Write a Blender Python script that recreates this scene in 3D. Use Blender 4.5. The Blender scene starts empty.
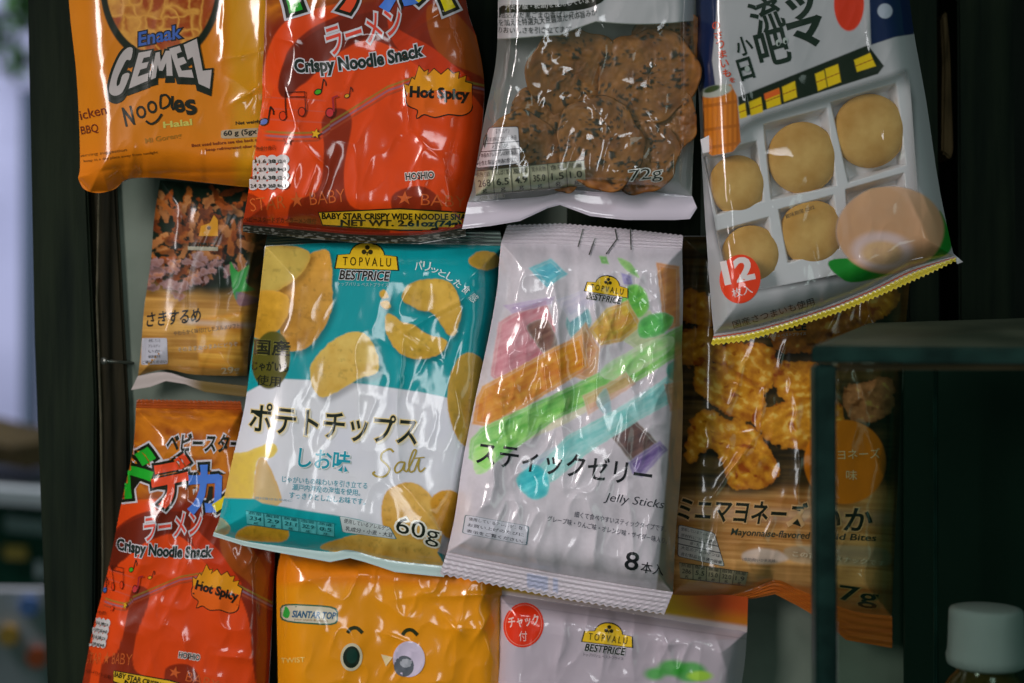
import bpy, bmesh, math, random
import numpy as np
from mathutils import Vector, Matrix
S = 0.72/1024           # metres per photo pixel on a plane 1 m from the camera
PI = math.pi
scene = bpy.context.scene
# ------------------------------------------------------------------ camera
cd = bpy.data.cameras.new('camera'); cam = bpy.data.objects.new('camera', cd)
scene.collection.objects.link(cam); scene.camera = cam
cam.location = (0, -1, 0); cam.rotation_euler = (PI/2, 0, 0)
cd.lens = 50; cd.sensor_width = 36; cd.clip_start = .02; cd.clip_end = 60
cd.dof.use_dof = True; cd.dof.focus_distance = .955; cd.dof.aperture_fstop = 3.2
# ------------------------------------------------------------------ world + lamps
w = bpy.data.worlds.new('World'); scene.world = w; w.use_nodes = True
bg = w.node_tree.nodes['Background']
bg.inputs[0].default_value = (.12, .48, .32, 1); bg.inputs[1].default_value = .09
def lamp(name, loc, aim, sx, sy, power, col, spread=180):
    d = bpy.data.lights.new(name, 'AREA'); d.shape = 'RECTANGLE'; d.size = sx; d.size_y = sy
    d.energy = power; d.color = col; d.spread = math.radians(spread)
    o = bpy.data.objects.new(name, d); scene.collection.objects.link(o); o.location = loc
    o.rotation_euler = (Vector(aim)-Vector(loc)).to_track_quat('-Z', 'Y').to_euler()
    return o
lamp('window_light', (-1.15, -1.15, .42), (0.03, 0, -.17), .35, .8, 2.15, (1, .91, .89), 52)
lamp('highlight_strip', (-.10, -1.75, -.08), (0, 0, -.05), .15, .55, 2.3, (.96, .98, 1))  # added narrow lamp behind the camera for streak highlights on the film
lamp('top_fill', (.5, -1.5, 1.1), (0.05, 0, -.2), .5, .4, .5, (.93, .97, 1), 52)  # added small fill lamp from above, no doorway behind it
lamp('street_daylight', (-2.6, 1.2, 2.4), (-1.5, 3.2, 0), 1.5, 1.5, 190, (.97, .97, 1))  # area lamp added behind the wall to brighten the street like daylight
lamp('right_fill', (.95, -1.3, -.25), (.05, 0, 0), .3, .9, 1.6, (.8, 1, .93))  # added weak greenish fill from the right, no street lamp there
scene.view_settings.view_transform = 'Standard'; scene.view_settings.look = 'None'
scene.view_settings.exposure = -.24; scene.view_settings.gamma = 1
scene.cycles.max_bounces = 6; scene.cycles.transparent_max_bounces = 12
# ------------------------------------------------------------------ small helpers
def lin(h):
    h = h.lstrip('#'); c = np.array([int(h[i:i+2], 16)/255 for i in (0, 2, 4)])
    return np.where(c <= .04045, c/12.92, ((c+.055)/1.055)**2.4)
GAIN = 1.7              # colours below are written as the photo shows them; this takes them to surface reflectance
def L(h): return np.clip(lin(h)*GAIN, .003, .88)
def P(px, py, d=0.0):
    return Vector(((px-512)*S*(1+d), d, (341.5-py)*S*(1+d)))
def hsh(ix, iy, seed):
    n = (ix.astype(np.int64)*374761393 + iy.astype(np.int64)*668265263 + seed*1442695041) & 0x7fffffff
    n = ((n ^ (n >> 13))*1274126177) & 0x7fffffff
    return ((n ^ (n >> 16)) & 0xffff)/65535.0
def vn(x, y, seed=0):
    ix = np.floor(x); iy = np.floor(y); fx = x-ix; fy = y-iy
    fx = fx*fx*fx*(fx*(fx*6-15)+10); fy = fy*fy*fy*(fy*(fy*6-15)+10)
    a = hsh(ix, iy, seed); b = hsh(ix+1, iy, seed); c = hsh(ix, iy+1, seed); d = hsh(ix+1, iy+1, seed)
    return (a*(1-fx)+b*fx)*(1-fy)+(c*(1-fx)+d*fx)*fy
def fbm(x, y, seed=0, o=4):
    s = 0; a = .5; t = 0
    for k in range(o):
        s = s+a*vn(x*2**k+k*17.3, y*2**k-k*9.1, seed+k*7); t += a; a *= .5
    return s/t
def sstep(a, b, x):
    t = np.clip((x-a)/(b-a), 0, 1); return t*t*(3-2*t)
def smooth(pts, n=6, closed=True):
    p = np.array(pts, float); N = len(p); out = []
    rng = range(N) if closed else range(N-1)
    for i in rng:
        if closed: a, b, c, d = p[(i-1) % N], p[i], p[(i+1) % N], p[(i+2) % N]
        else: a, b, c, d = p[max(i-1, 0)], p[i], p[i+1], p[min(i+2, N-1)]
        for k in range(n):
            t = k/n
            out.append(.5*((2*b)+(-a+c)*t+(2*a-5*b+4*c-d)*t*t+(-a+3*b-3*c+d)*t**3))
    if not closed: out.append(p[-1])
    return [tuple(q) for q in out]
def sdpoly(X, Y, pts):
    """signed distance, positive inside"""
    d = np.full(X.shape, 1e18); ins = np.zeros(X.shape, bool); n = len(pts)
    for i in range(n):
        ax, ay = pts[i]; bx, by = pts[(i+1) % n]
        ex, ey = bx-ax, by-ay; wx = X-ax; wy = Y-ay
        t = np.clip((wx*ex+wy*ey)/(ex*ex+ey*ey+1e-12), 0, 1)
        d = np.minimum(d, (wx-t*ex)**2+(wy-t*ey)**2)
        c = ((ay > Y) != (by > Y))
        with np.errstate(divide='ignore', invalid='ignore'):
            ins ^= c & (X < (bx-ax)*(Y-ay)/(by-ay if by != ay else 1e-9)+ax)
    d = np.sqrt(d); return np.where(ins, d, -d)
def sdell(X, Y, cx, cy, rx, ry, rot=0):
    c, s = math.cos(rot), math.sin(rot); u = (X-cx)*c+(Y-cy)*s; v = -(X-cx)*s+(Y-cy)*c
    k = np.sqrt((u/rx)**2+(v/ry)**2)
    return (1-k)*min(rx, ry)
def z6(z, ox, oy, sc): return [(ox+a/sc, oy+b/sc) for a, b in z]
# ------------------------------------------------------------------ materials
def mat(name):
    m = bpy.data.materials.new(name); m.use_nodes = True
    return m, m.node_tree, m.node_tree.nodes['Principled BSDF']
def facing(nt, f0):
    """reflectance rising towards grazing angles, the same from both sides of a thin film"""
    N = nt.nodes; lw = N.new('ShaderNodeLayerWeight'); lw.inputs[0].default_value = .5
    p = N.new('ShaderNodeMath'); p.operation = 'POWER'; p.inputs[1].default_value = 5; nt.links.new(lw.outputs['Facing'], p.inputs[0])
    q = N.new('ShaderNodeMath'); q.operation = 'MULTIPLY_ADD'; q.inputs[1].default_value = 1-f0; q.inputs[2].default_value = f0
    nt.links.new(p.outputs[0], q.inputs[0]); return q
def film_material(name, clear, rough=.38, coat=.85, bump=.11, crough=.10):
    m, nt, b = mat(name); N = nt.nodes; K = nt.links
    at = N.new('ShaderNodeVertexColor'); at.layer_name = 'print'
    K.new(at.outputs[0], b.inputs['Base Color']); b.inputs['Specular IOR Level'].default_value = .22; b.inputs['Coat IOR'].default_value = 1.62
    b.inputs['Roughness'].default_value = rough
    b.inputs['Coat Weight'].default_value = coat; b.inputs['Coat Roughness'].default_value = crough
    tc = N.new('ShaderNodeTexCoord'); mp = N.new('ShaderNodeMapping'); mp.inputs['Scale'].default_value = (1, 1, .45)
    K.new(tc.outputs['Object'], mp.inputs[0])
    n1 = N.new('ShaderNodeTexNoise'); n1.inputs['Scale'].default_value = 70; n1.inputs['Detail'].default_value = 2
    n1.inputs['Roughness'].default_value = .45
    K.new(mp.outputs[0], n1.inputs[0])
    bp = N.new('ShaderNodeBump'); bp.inputs['Strength'].default_value = bump; bp.inputs['Distance'].default_value = .0022
    K.new(n1.outputs[0], bp.inputs['Height'])
    K.new(bp.outputs[0], b.inputs['Coat Normal']); K.new(bp.outputs[0], b.inputs['Normal'])
    if clear:
        tr = N.new('ShaderNodeBsdfTransparent'); tr.inputs[0].default_value = (.93, .96, .95, 1)
        gl = N.new('ShaderNodeBsdfGlossy'); gl.inputs['Roughness'].default_value = .06
        K.new(bp.outputs[0], gl.inputs['Normal'])
        fr = facing(nt, .07)
        m1 = N.new('ShaderNodeMixShader'); K.new(fr.outputs[0], m1.inputs[0]); K.new(tr.outputs[0], m1.inputs[1]); K.new(gl.outputs[0], m1.inputs[2])
        m2 = N.new('ShaderNodeMixShader'); K.new(at.outputs[1], m2.inputs[0]); K.new(m1.outputs[0], m2.inputs[1]); K.new(b.outputs[0], m2.inputs[2])
        K.new(m2.outputs[0], N['Material Output'].inputs[0])
    return m
FILM = film_material('printed_film', False)
SATIN = film_material('satin_film', False, .45, .45, .1, .16)
CLEAR = film_material('clear_film', True, .38, .8, .12, .06)
def noisy(name, c1, c2, scale=20, rough=.7, stretch=(1, 1, 1), bump=.2, detail=6, dist=.003, ramp=(.35, .65), spec=.12):
    m, nt, b = mat(name); N = nt.nodes; K = nt.links
    tc = N.new('ShaderNodeTexCoord'); mp = N.new('ShaderNodeMapping'); mp.inputs['Scale'].default_value = stretch
    n = N.new('ShaderNodeTexNoise'); n.inputs['Scale'].default_value = scale; n.inputs['Detail'].default_value = detail
    r = N.new('ShaderNodeValToRGB'); bp = N.new('ShaderNodeBump')
    K.new(tc.outputs['Object'], mp.inputs[0]); K.new(mp.outputs[0], n.inputs[0]); K.new(n.outputs[0], r.inputs[0])
    r.color_ramp.elements[0].position = ramp[0]; r.color_ramp.elements[1].position = ramp[1]
    r.color_ramp.elements[0].color = (*c1, 1); r.color_ramp.elements[1].color = (*c2, 1)
    K.new(r.outputs[0], b.inputs['Base Color']); b.inputs['Roughness'].default_value = rough
    b.inputs['Specular IOR Level'].default_value = spec
    bp.inputs['Strength'].default_value = bump; bp.inputs['Distance'].default_value = dist
    K.new(n.outputs[0], bp.inputs['Height']); K.new(bp.outputs[0], b.inputs['Normal'])
    return m
# ------------------------------------------------------------------ object helpers
def link(o, parent=None):
    scene.collection.objects.link(o)
    if parent: o.parent = parent
    return o
def tag(o, label=None, cat=None, group=None, kind=None):
    if label: o['label'] = label
    if cat: o['category'] = cat
    if group: o['group'] = group
    if kind: o['kind'] = kind
    return o
def empty(name, loc, label, cat, group=None):
    o = link(bpy.data.objects.new(name, None)); o.location = loc; o.empty_display_size = .02
    return tag(o, label, cat, group)
def mesh_obj(name, V, F, m, parent=None, col=None, normals=None, smoothf=True, origin=(0, 0, 0)):
    V = np.asarray(V, dtype=np.float64)-np.array(origin)
    me = bpy.data.meshes.new(name)
    if isinstance(F, np.ndarray):
        nf, k = F.shape
        me.vertices.add(len(V)); me.vertices.foreach_set('co', V.ravel().astype(np.float32))
        me.loops.add(nf*k); me.loops.foreach_set('vertex_index', F.ravel().astype(np.int32))
        me.polygons.add(nf); me.polygons.foreach_set('loop_start', np.arange(0, nf*k, k, dtype=np.int32))
        me.polygons.foreach_set('loop_total', np.full(nf, k, dtype=np.int32))
        me.update(calc_edges=True); me.validate()
    else:
        me.from_pydata([tuple(v) for v in V], [], F); me.update()
    if smoothf: me.polygons.foreach_set('use_smooth', [True]*len(me.polygons))
    if col is not None:
        c = np.ones((len(V), 4), np.float32); c[:, :col.shape[1]] = col
        a = me.color_attributes.new('print', 'FLOAT_COLOR', 'POINT'); a.data.foreach_set('color', c.ravel())
    me.materials.append(m)
    if normals is not None: me.normals_split_custom_set_from_vertices([tuple(n) for n in normals])
    o = bpy.data.objects.new(name, me); link(o, parent)
    if parent is None: o.location = origin
    return o
# ------------------------------------------------------------------ lettering -> flat outlines
_cache = {}
def glyphs(s, off=0.0, res=3):
    k = (s, off, res)
    if k in _cache: return _cache[k]
    cu = bpy.data.curves.new('t', 'FONT'); cu.body = s; cu.size = 1; cu.offset = off; cu.resolution_u = res
    cu.dimensions = '2D'; cu.fill_mode = 'BOTH'
    o = bpy.data.objects.new('t', cu); scene.collection.objects.link(o)
    dg = bpy.context.evaluated_depsgraph_get(); dg.update()
    me = bpy.data.meshes.new_from_object(o.evaluated_get(dg))
    V = np.array([v.co[:2] for v in me.vertices]) if len(me.vertices) else np.zeros((0, 2))
    F = [tuple(p.vertices) for p in me.polygons]
    bpy.data.objects.remove(o); bpy.data.curves.remove(cu); bpy.data.meshes.remove(me)
    _cache[k] = (V, F); return V, F
class Art2:
    """flat shapes in photo pixels, later pressed onto a bag's surface; each shape lies above the one before"""
    def __init__(self, M=None): self.items = []; self.M = M
    def add(self, V, F, col, a=1):
        if len(V) == 0: return
        V = np.asarray(V, float)
        if self.M is not None: V = self.M(V)
        c = L(col) if isinstance(col, str) else np.array(col)
        self.items.append((V, F, c, a))
    def text(self, s, p0, p1, h, col, bold=0.0, out=(), shear=0.0, bow=0.0, a=1, shadow=None):
        if any(ord(ch) > 0x4e00 for ch in s): bold = min(bold, .022 if h > 12 else .003)
        V0, _ = glyphs(s)
        if len(V0) == 0: return self
        lo = V0.min(0); hi = V0.max(0); p0 = np.array(p0, float); p1 = np.array(p1, float)
        e = p1-p0; Lg = np.hypot(*e); e /= Lg; n = np.array([e[1], -e[0]])
        def put(V, dx=0, dy=0):
            u = (V[:, 0]-lo[0])/(hi[0]-lo[0]); v = (V[:, 1]-lo[1])/max(hi[1]-lo[1], .02)
            t = u*Lg+v*h*shear
            b = bow*(1-(2*u-1)**2)
            return p0+np.outer(t, e)+np.outer(v*h+b, n)+np.array([dx, dy])
        if shadow:
            V, F = glyphs(s, shadow[3]); self.add(put(V, shadow[1], shadow[2]), F, shadow[0], a)
        for c, o in out:
            V, F = glyphs(s, o); self.add(put(V), F, c, a)
        V, F = glyphs(s, bold); self.add(put(V), F, col, a)
        return self
    def poly(self, pts, col, a=1):
        self.add(pts, [tuple(range(len(pts)))], col, a); return self
    def ell(self, cx, cy, rx, ry, col, rot=0, n=28, a=1):
        c, s = math.cos(rot), math.sin(rot)
        return self.poly([(cx+rx*math.cos(t)*c-ry*math.sin(t)*s, cy+rx*math.cos(t)*s+ry*math.sin(t)*c)
                          for t in [2*PI*k/n for k in range(n)]], col, a)
    def line(self, pts, wd, col, a=1):
        p = np.array(pts, float); F = []; V = []
        t = np.gradient(p, axis=0); t /= np.maximum(np.hypot(t[:, 0], t[:, 1]), 1e-6)[:, None]
        n = np.stack([-t[:, 1], t[:, 0]], 1)*wd/2
        for i in range(len(p)): V += [p[i]+n[i], p[i]-n[i]]
        for i in range(len(p)-1): F.append((2*i, 2*i+1, 2*i+3, 2*i+2))
        self.add(V, F, col, a); return self
    def star(self, cx, cy, r, col, rot=0, inner=.45, k=5):
        return self.poly([(cx+(r if i % 2 == 0 else r*inner)*math.sin(rot+PI*i/k),
                           cy-(r if i % 2 == 0 else r*inner)*math.cos(rot+PI*i/k)) for i in range(2*k)], col)
    def rrect(self, q, col, r=.18):
        q = np.array(q, float); out = []
        for i in range(4):
            a, b, c = q[i-1], q[i], q[(i+1) % 4]
            p, s = b+(a-b)*r*.6, b+(c-b)*r*.6
            for t in (0, .35, .65, 1): out.append(tuple((1-t)**2*p+2*t*(1-t)*b+t*t*s))
        return self.poly(out, col)
# ------------------------------------------------------------------ a bag
def resamp(pts, n):
    p = np.array(pts, float); d = np.r_[0, np.cumsum(np.hypot(*np.diff(p, axis=0).T))]
    t = np.linspace(0, d[-1], n); return np.stack([np.interp(t, d, p[:, 0]), np.interp(t, d, p[:, 1])], 1)
def coons(lf, rt, tp, bt, nu, nv):
    l = resamp(lf, nv); r = resamp(rt, nv); t = resamp(tp, nu); b = resamp(bt, nu)
    u = np.linspace(0, 1, nu)[None, :, None]; v = np.linspace(0, 1, nv)[:, None, None]
    P_ = (1-v)*t[None]+v*b[None]+(1-u)*l[:, None]+u*r[:, None]
    P_ -= (1-u)*(1-v)*t[0]+u*(1-v)*t[-1]+(1-u)*v*b[0]+u*v*b[-1]
    return P_
def quads(nv, nu, off=0):
    i = np.arange(nv-1)[:, None]*nu+np.arange(nu-1)[None]
    return (np.stack([i, i+nu, i+nu+1, i+1], -1).reshape(-1, 4)+off)
def zig(pts, amp, per, sgn=1):
    p = resamp(pts, 400); d = np.r_[0, np.cumsum(np.hypot(*np.diff(p, axis=0).T))]
    n = int(d[-1]/per*2)+1; q = resamp(pts, n); t = np.gradient(q, axis=0); t /= np.hypot(t[:, 0], t[:, 1])[:, None]
    q[1::2] += np.stack([-t[:, 1], t[:, 0]], 1)[1::2]*amp*sgn
    return [tuple(a) for a in q]
class Bag:
    def __init__(s, name, label, cat, group, base, T, left, right, top, bottom, art, creases=(), seed=1, R=42,
                 wr=1.0, M=film_material and None, material=None, step=.85, gather=1.0, facet=1.0, wave=1.0, alpha=False):
        s.base, s.T, s.mat = base, T, material or FILM
        s.k = 1+base-.7*T
        left = smooth(left, 8, False); right = smooth(right, 8, False); top = smooth(top, 6, False); bottom = smooth(bottom, 6, False)
        s.left, s.right, s.top, s.bottom = left, right, top, bottom
        outline = list(map(tuple, resamp(left, 14)))+list(map(tuple, resamp(bottom, 12)))[1:]+list(map(tuple, resamp(right, 14)))[::-1][1:]+list(map(tuple, resamp(top, 12)))[::-1][1:-1]
        o = np.array(outline); s.x0, s.y0 = o.min(0)-45; s.x1, s.y1 = o.max(0)+45
        nx = int(s.x1-s.x0)+2; ny = int(s.y1-s.y0)+2
        X, Y = np.meshgrid(s.x0+np.arange(nx), s.y0+np.arange(ny))
        sd = sdpoly(X, Y, outline); q = np.clip(sd/R, 0, 1)
        H = T*(1-(1-q)**2.2)
        env = sstep(0, 30, sd)
        # broad buckles of the film
        wx = X+14*(fbm(X/50, Y/70, seed+5)-.5); wy = Y+14*(fbm(X/60, Y/50, seed+6)-.5)
        H += wr*.0045*(fbm(wx/55, wy/95, seed, 2)-.5)*env
        # creased facets
        def rid(a, b, sd_): n = vn(a, b, sd_); return 1-np.abs(2*n-1)
        H += facet*wr*.0020*(rid(wx/34, wy/60, seed+11)-.5)*env
        H += facet*wr*.0009*(rid((wx+wy*.4)/17, (wy-wx*.3)/30, seed+13)-.5)*env
        # gathers running from the crimped seals into the bag
        td = np.full(X.shape, 1e9); bd = np.full(X.shape, 1e9)
        for arr, pts in ((0, top), (1, bottom)):
            pp = resamp(pts, 14); dd = np.full(X.shape, 1e18)
            for (ax, ay), (bx, by) in zip(pp[:-1], pp[1:]):
                ex, ey = bx-ax, by-ay; t = np.clip(((X-ax)*ex+(Y-ay)*ey)/(ex*ex+ey*ey), 0, 1)
                dd = np.minimum(dd, (X-ax-t*ex)**2+(Y-ay-t*ey)**2)
            dd = np.sqrt(dd); H += gather*.0022*(vn(wx/11, Y/90, seed+21+arr)-.5)*np.exp(-dd/26)*sstep(-2, 6, sd)
        for c in creases:
            x0, y0, x1, y1, amp, wd = c
            ex, ey = x1-x0, y1-y0; LL = ex*ex+ey*ey
            t = ((X-x0)*ex+(Y-y0)*ey)/LL; tt = np.clip(t, 0, 1)
            n = ((X-x0)*(-ey)+(Y-y0)*ex)/math.sqrt(LL)
            n = n+3*(fbm(X/22, Y/22, seed+33, 2)-.5)
            along = np.where((t < 0) | (t > 1), np.exp(-((t-tt)*math.sqrt(LL)/6)**2), 1)*(np.sin(np.clip(t, 0, 1)*PI)*.7+.3)
            H += amp*.001*np.exp(-np.sqrt(n*n+1.2)/wd)*along
        H += wave*.0030*(vn(X/70, Y/60, seed+41)-.5)
        s.H = H; s.outline = outline
        gy, gx = np.gradient(H); s.gx, s.gy = gx, gy
        s.sd = sd
        cx = (o[:, 0].min()+o[:, 0].max())/2
        loc = Vector(((cx-512)*S*s.k, base, (341.5-o[:, 1].max())*S*s.k))
        s.o = empty(name, loc, label, cat, group); s.loc = np.array(loc)
        W = int(max(np.hypot(*np.diff(np.array(resamp(top, 60)), axis=0).T).sum(), 30)/step); Hh = int(np.hypot(*np.diff(np.array(resamp(left, 60)), axis=0).T).sum()/step)
        G = coons(left, right, top, bottom, W, Hh); gx_, gy_ = G[..., 0].ravel(), G[..., 1].ravel()
        V, N = s.surf(gx_, gy_)
        C, A = art(gx_, gy_)
        s.body = mesh_obj('body', V, quads(Hh, W), s.mat, s.o, np.c_[C, A], origin=s.loc)
        s.body.parent = s.o
        # plain back sheet
        G = coons(left, right, top, bottom, 24, 24); gx_, gy_ = G[..., 0].ravel(), G[..., 1].ravel()
        V, N = s.surf(gx_, gy_); q = np.clip(sdpoly(gx_, gy_, outline)/R, 0, 1); V[:, 1] = base+.0006+T*.35*q+.0*q
        mesh_obj('back_sheet', V, quads(24, 24), s.mat, s.o, np.tile(np.array([[.45, .45, .46, 1]]), (len(V), 1)), origin=s.loc)
    def samp(s, A, x, y):
        fx = np.clip(x-s.x0, 0, A.shape[1]-1.001); fy = np.clip(y-s.y0, 0, A.shape[0]-1.001)
        ix = fx.astype(int); iy = fy.astype(int); fx = fx-ix; fy = fy-iy
        return (A[iy, ix]*(1-fx)+A[iy, ix+1]*fx)*(1-fy)+(A[iy+1, ix]*(1-fx)+A[iy+1, ix+1]*fx)*fy
    def surf(s, x, y, off=0.0, extra=0.0):
        h = s.samp(s.H, x, y); gx = s.samp(s.gx, x, y); gy = s.samp(s.gy, x, y)
        sc = S*(1+s.base-h)
        V = np.stack([(x-512)*sc, s.base-h-off-extra, (341.5-y)*sc], 1)
        N = np.stack([-gx/sc, -np.ones_like(gx), gy/sc], 1); N /= np.linalg.norm(N, axis=1)[:, None]
        return V, N
    def seal(s, name, inner, outer, art, ribs=6, amp=.0005, vertical=False, n=None):
        """crimped strip from an edge of the body to its own outer edge"""
        a = np.hypot(*np.diff(resamp(inner, 60), axis=0).T).sum(); nu = int(a/.7); nv = n or 34
        t = resamp(inner, nu); d = resamp(outer, nu)
        v = np.linspace(0, 1, nv)[:, None, None]; G = t[None]*(1-v)+d[None]*v
        x, y = G[..., 0].ravel(), G[..., 1].ravel(); vv = np.repeat(np.linspace(0, 1, nv), nu)
        V, N = s.surf(x, y, .0002)
        V[:, 1] -= amp*(.5+.5*np.sin(vv*2*PI*ribs))*sstep(0, .1, vv)*sstep(1, .9, vv)
        C = art(x, y, vv) if callable(art) else np.tile(L(art), (len(x), 1))
        if C.shape[1] == 3: C = np.c_[C, np.ones(len(x))]
        return mesh_obj(name, V, quads(nv, nu), s.mat, s.o, C, origin=s.loc)
    def decal(s, name, art2, label=None, step=3.2, off=.00026, margin=.8):
        VV, FF, CC, NN = [], [], [], []; n0 = 0
        ii = 0
        for k, (V, F, c, a) in enumerate(art2.items):
            bm = bmesh.new(); vs = [bm.verts.new((x, y, 0)) for x, y in V]
            for f in F:
                try: bm.faces.new([vs[i] for i in f])
                except ValueError: pass
            lo = V.min(0); hi = V.max(0)
            for ax in (0, 1):
                g = math.ceil(lo[ax]/step)*step
                while g < hi[ax]:
                    nrm = (1, 0, 0) if ax == 0 else (0, 1, 0)
                    bmesh.ops.bisect_plane(bm, geom=bm.verts[:]+bm.edges[:]+bm.faces[:], plane_co=(g, g, 0), plane_no=nrm, dist=1e-5); g += step
            out = [f for f in bm.faces if s.samp(s.sd, np.array([f.calc_center_median().x]), np.array([f.calc_center_median().y]))[0] < margin]
            if out: bmesh.ops.delete(bm, geom=out, context='FACES')
            bm.verts.index_update(); v2 = np.array([v.co[:2] for v in bm.verts])
            if len(v2) == 0: bm.free(); continue
            W_, N_ = s.surf(v2[:, 0], v2[:, 1], off+k*.00005)
            for f in bm.faces:
                f.normal_update(); ids = [v.index+n0 for v in f.verts]
                FF.append(ids if f.normal.z < 0 else ids[::-1])
            VV.append(W_); NN.append(N_); CC.append(np.tile(np.r_[c, a], (len(v2), 1))); n0 += len(v2); bm.free()
        if not VV: return None
        o = mesh_obj(name, np.vstack(VV), FF, s.mat, s.o, np.vstack(CC), np.vstack(NN), origin=s.loc)
        if label: o['label'] = label
        return o
class Ink:
    """colour of the printed film, evaluated per point in photo pixels"""
    def __init__(s, X, Y, base):
        s.X, s.Y = X, Y; s.C = np.tile(L(base) if isinstance(base, str) else base, (len(X), 1)).astype(float); s.A = np.ones(len(X))
    def mix(s, m, col):
        c = L(col) if isinstance(col, str) else col
        s.C = s.C*(1-m[:, None])+c*m[:, None]; return s
    def poly(s, pts, col, soft=.8, a=1, wob=0, sm=False, seed=3):
        if sm: pts = smooth(pts, 5)
        sd = sdpoly(s.X, s.Y, pts)
        if wob: sd = sd+wob*(fbm(s.X/6, s.Y/6, seed, 3)-.5)*2
        m = sstep(-soft, soft, sd)*a; s.mix(m, col); return sd
    def ell(s, cx, cy, rx, ry, col, rot=0, soft=.8, a=1):
        sd = sdell(s.X, s.Y, cx, cy, rx, ry, rot); s.mix(sstep(-soft, soft, sd)*a, col); return sd
    def ramp(s, t, c1, c2):
        a = L(c1) if isinstance(c1, str) else c1; b = L(c2) if isinstance(c2, str) else c2
        t = np.clip(t, 0, 1)[:, None]; return a*(1-t)+b*t
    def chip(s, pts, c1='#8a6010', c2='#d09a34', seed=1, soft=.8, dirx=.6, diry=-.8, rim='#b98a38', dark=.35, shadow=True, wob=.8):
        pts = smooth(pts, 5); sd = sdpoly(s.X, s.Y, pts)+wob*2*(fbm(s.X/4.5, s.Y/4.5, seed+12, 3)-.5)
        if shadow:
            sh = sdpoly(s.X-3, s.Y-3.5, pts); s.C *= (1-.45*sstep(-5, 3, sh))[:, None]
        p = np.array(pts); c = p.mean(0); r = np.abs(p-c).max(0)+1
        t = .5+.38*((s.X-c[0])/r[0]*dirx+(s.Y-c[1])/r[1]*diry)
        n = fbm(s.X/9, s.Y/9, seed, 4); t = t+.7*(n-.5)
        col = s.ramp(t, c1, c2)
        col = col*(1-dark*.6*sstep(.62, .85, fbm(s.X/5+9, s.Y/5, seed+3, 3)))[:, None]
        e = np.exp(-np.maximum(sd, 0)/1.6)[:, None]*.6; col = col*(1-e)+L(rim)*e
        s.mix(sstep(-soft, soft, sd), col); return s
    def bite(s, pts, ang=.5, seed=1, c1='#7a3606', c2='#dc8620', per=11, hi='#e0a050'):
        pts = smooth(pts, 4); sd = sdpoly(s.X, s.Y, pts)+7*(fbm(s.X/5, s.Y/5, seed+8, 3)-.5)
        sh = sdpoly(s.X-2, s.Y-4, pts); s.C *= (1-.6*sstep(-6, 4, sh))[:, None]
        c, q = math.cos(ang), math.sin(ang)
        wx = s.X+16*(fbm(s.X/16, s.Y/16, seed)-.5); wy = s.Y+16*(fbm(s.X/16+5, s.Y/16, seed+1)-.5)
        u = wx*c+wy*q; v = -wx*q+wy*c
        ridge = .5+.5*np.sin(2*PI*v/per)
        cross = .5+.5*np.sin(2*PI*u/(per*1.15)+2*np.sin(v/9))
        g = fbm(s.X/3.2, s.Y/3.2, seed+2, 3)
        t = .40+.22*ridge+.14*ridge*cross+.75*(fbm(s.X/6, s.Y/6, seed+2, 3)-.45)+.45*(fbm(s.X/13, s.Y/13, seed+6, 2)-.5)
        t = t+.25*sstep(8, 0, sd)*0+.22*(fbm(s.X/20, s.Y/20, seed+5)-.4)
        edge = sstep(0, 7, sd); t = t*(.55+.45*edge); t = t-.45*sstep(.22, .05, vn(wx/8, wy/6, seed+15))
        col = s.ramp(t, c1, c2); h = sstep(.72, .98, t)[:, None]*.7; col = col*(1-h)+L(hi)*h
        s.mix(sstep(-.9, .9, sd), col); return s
    def wood(s, m, c1, c2, ang=0.05, seed=1, sc=1.0):
        v = s.Y*math.cos(ang)-s.X*math.sin(ang); u = s.X*math.cos(ang)+s.Y*math.sin(ang)
        n = fbm(u/(70*sc), v/(3.2*sc), seed, 4)*.55+fbm(u/(120*sc), (v+5*fbm(u/60, v/40, seed+4))/(9*sc), seed+2, 3)*.45
        s.mix(m, s.ramp((n-.32)*2.6, c1, c2)); return s
def topvalu(A, cx, cy, w_, rot=0.0, sub=True):
    """yellow arched store logo, its name and the words under it"""
    c, q = math.cos(rot), math.sin(rot); k = w_/62
    def R(x, y): return (cx+(x*c-y*q)*k, cy+(x*q+y*c)*k)
    arch = [(-17*math.cos(t), -4-13*math.sin(t)) for t in np.linspace(.1, PI-.1, 12)]
    sh = [(-31, 9), (-29, -4)]+arch+[(29, -4), (31, 9)]
    A.poly([R(x*1.05, y*1.09) for x, y in sh], '#1a1a10'); A.poly([R(x, y) for x, y in sh], '#cf9c1c')
    for dx, dy in ((0, -12.5), (-3.2, -8), (3.2, -8)): A.ell(*R(dx, dy), 2.5*k, 2.5*k, '#2a2410', n=10)
    A.line([R(0, -8), R(0, -4.5)], 1.2*k, '#2a2410')
    A.text('T O P V A L U', R(-24, 6), R(24, 6), 8.5*k, '#2a2008', .004)
    A.text('BESTPRICE', R(-27, 20), R(22, 20), 9*k, '#15150f', .03, out=(('#b8b6ba', .07),), shear=.15)
    if sub: A.text('トップバリュ ベストプライス', R(-28, 26.5), R(22, 26.5), 4*k, '#8a9a9a' if sub == 1 else '#3a3a40')
    return A
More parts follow.
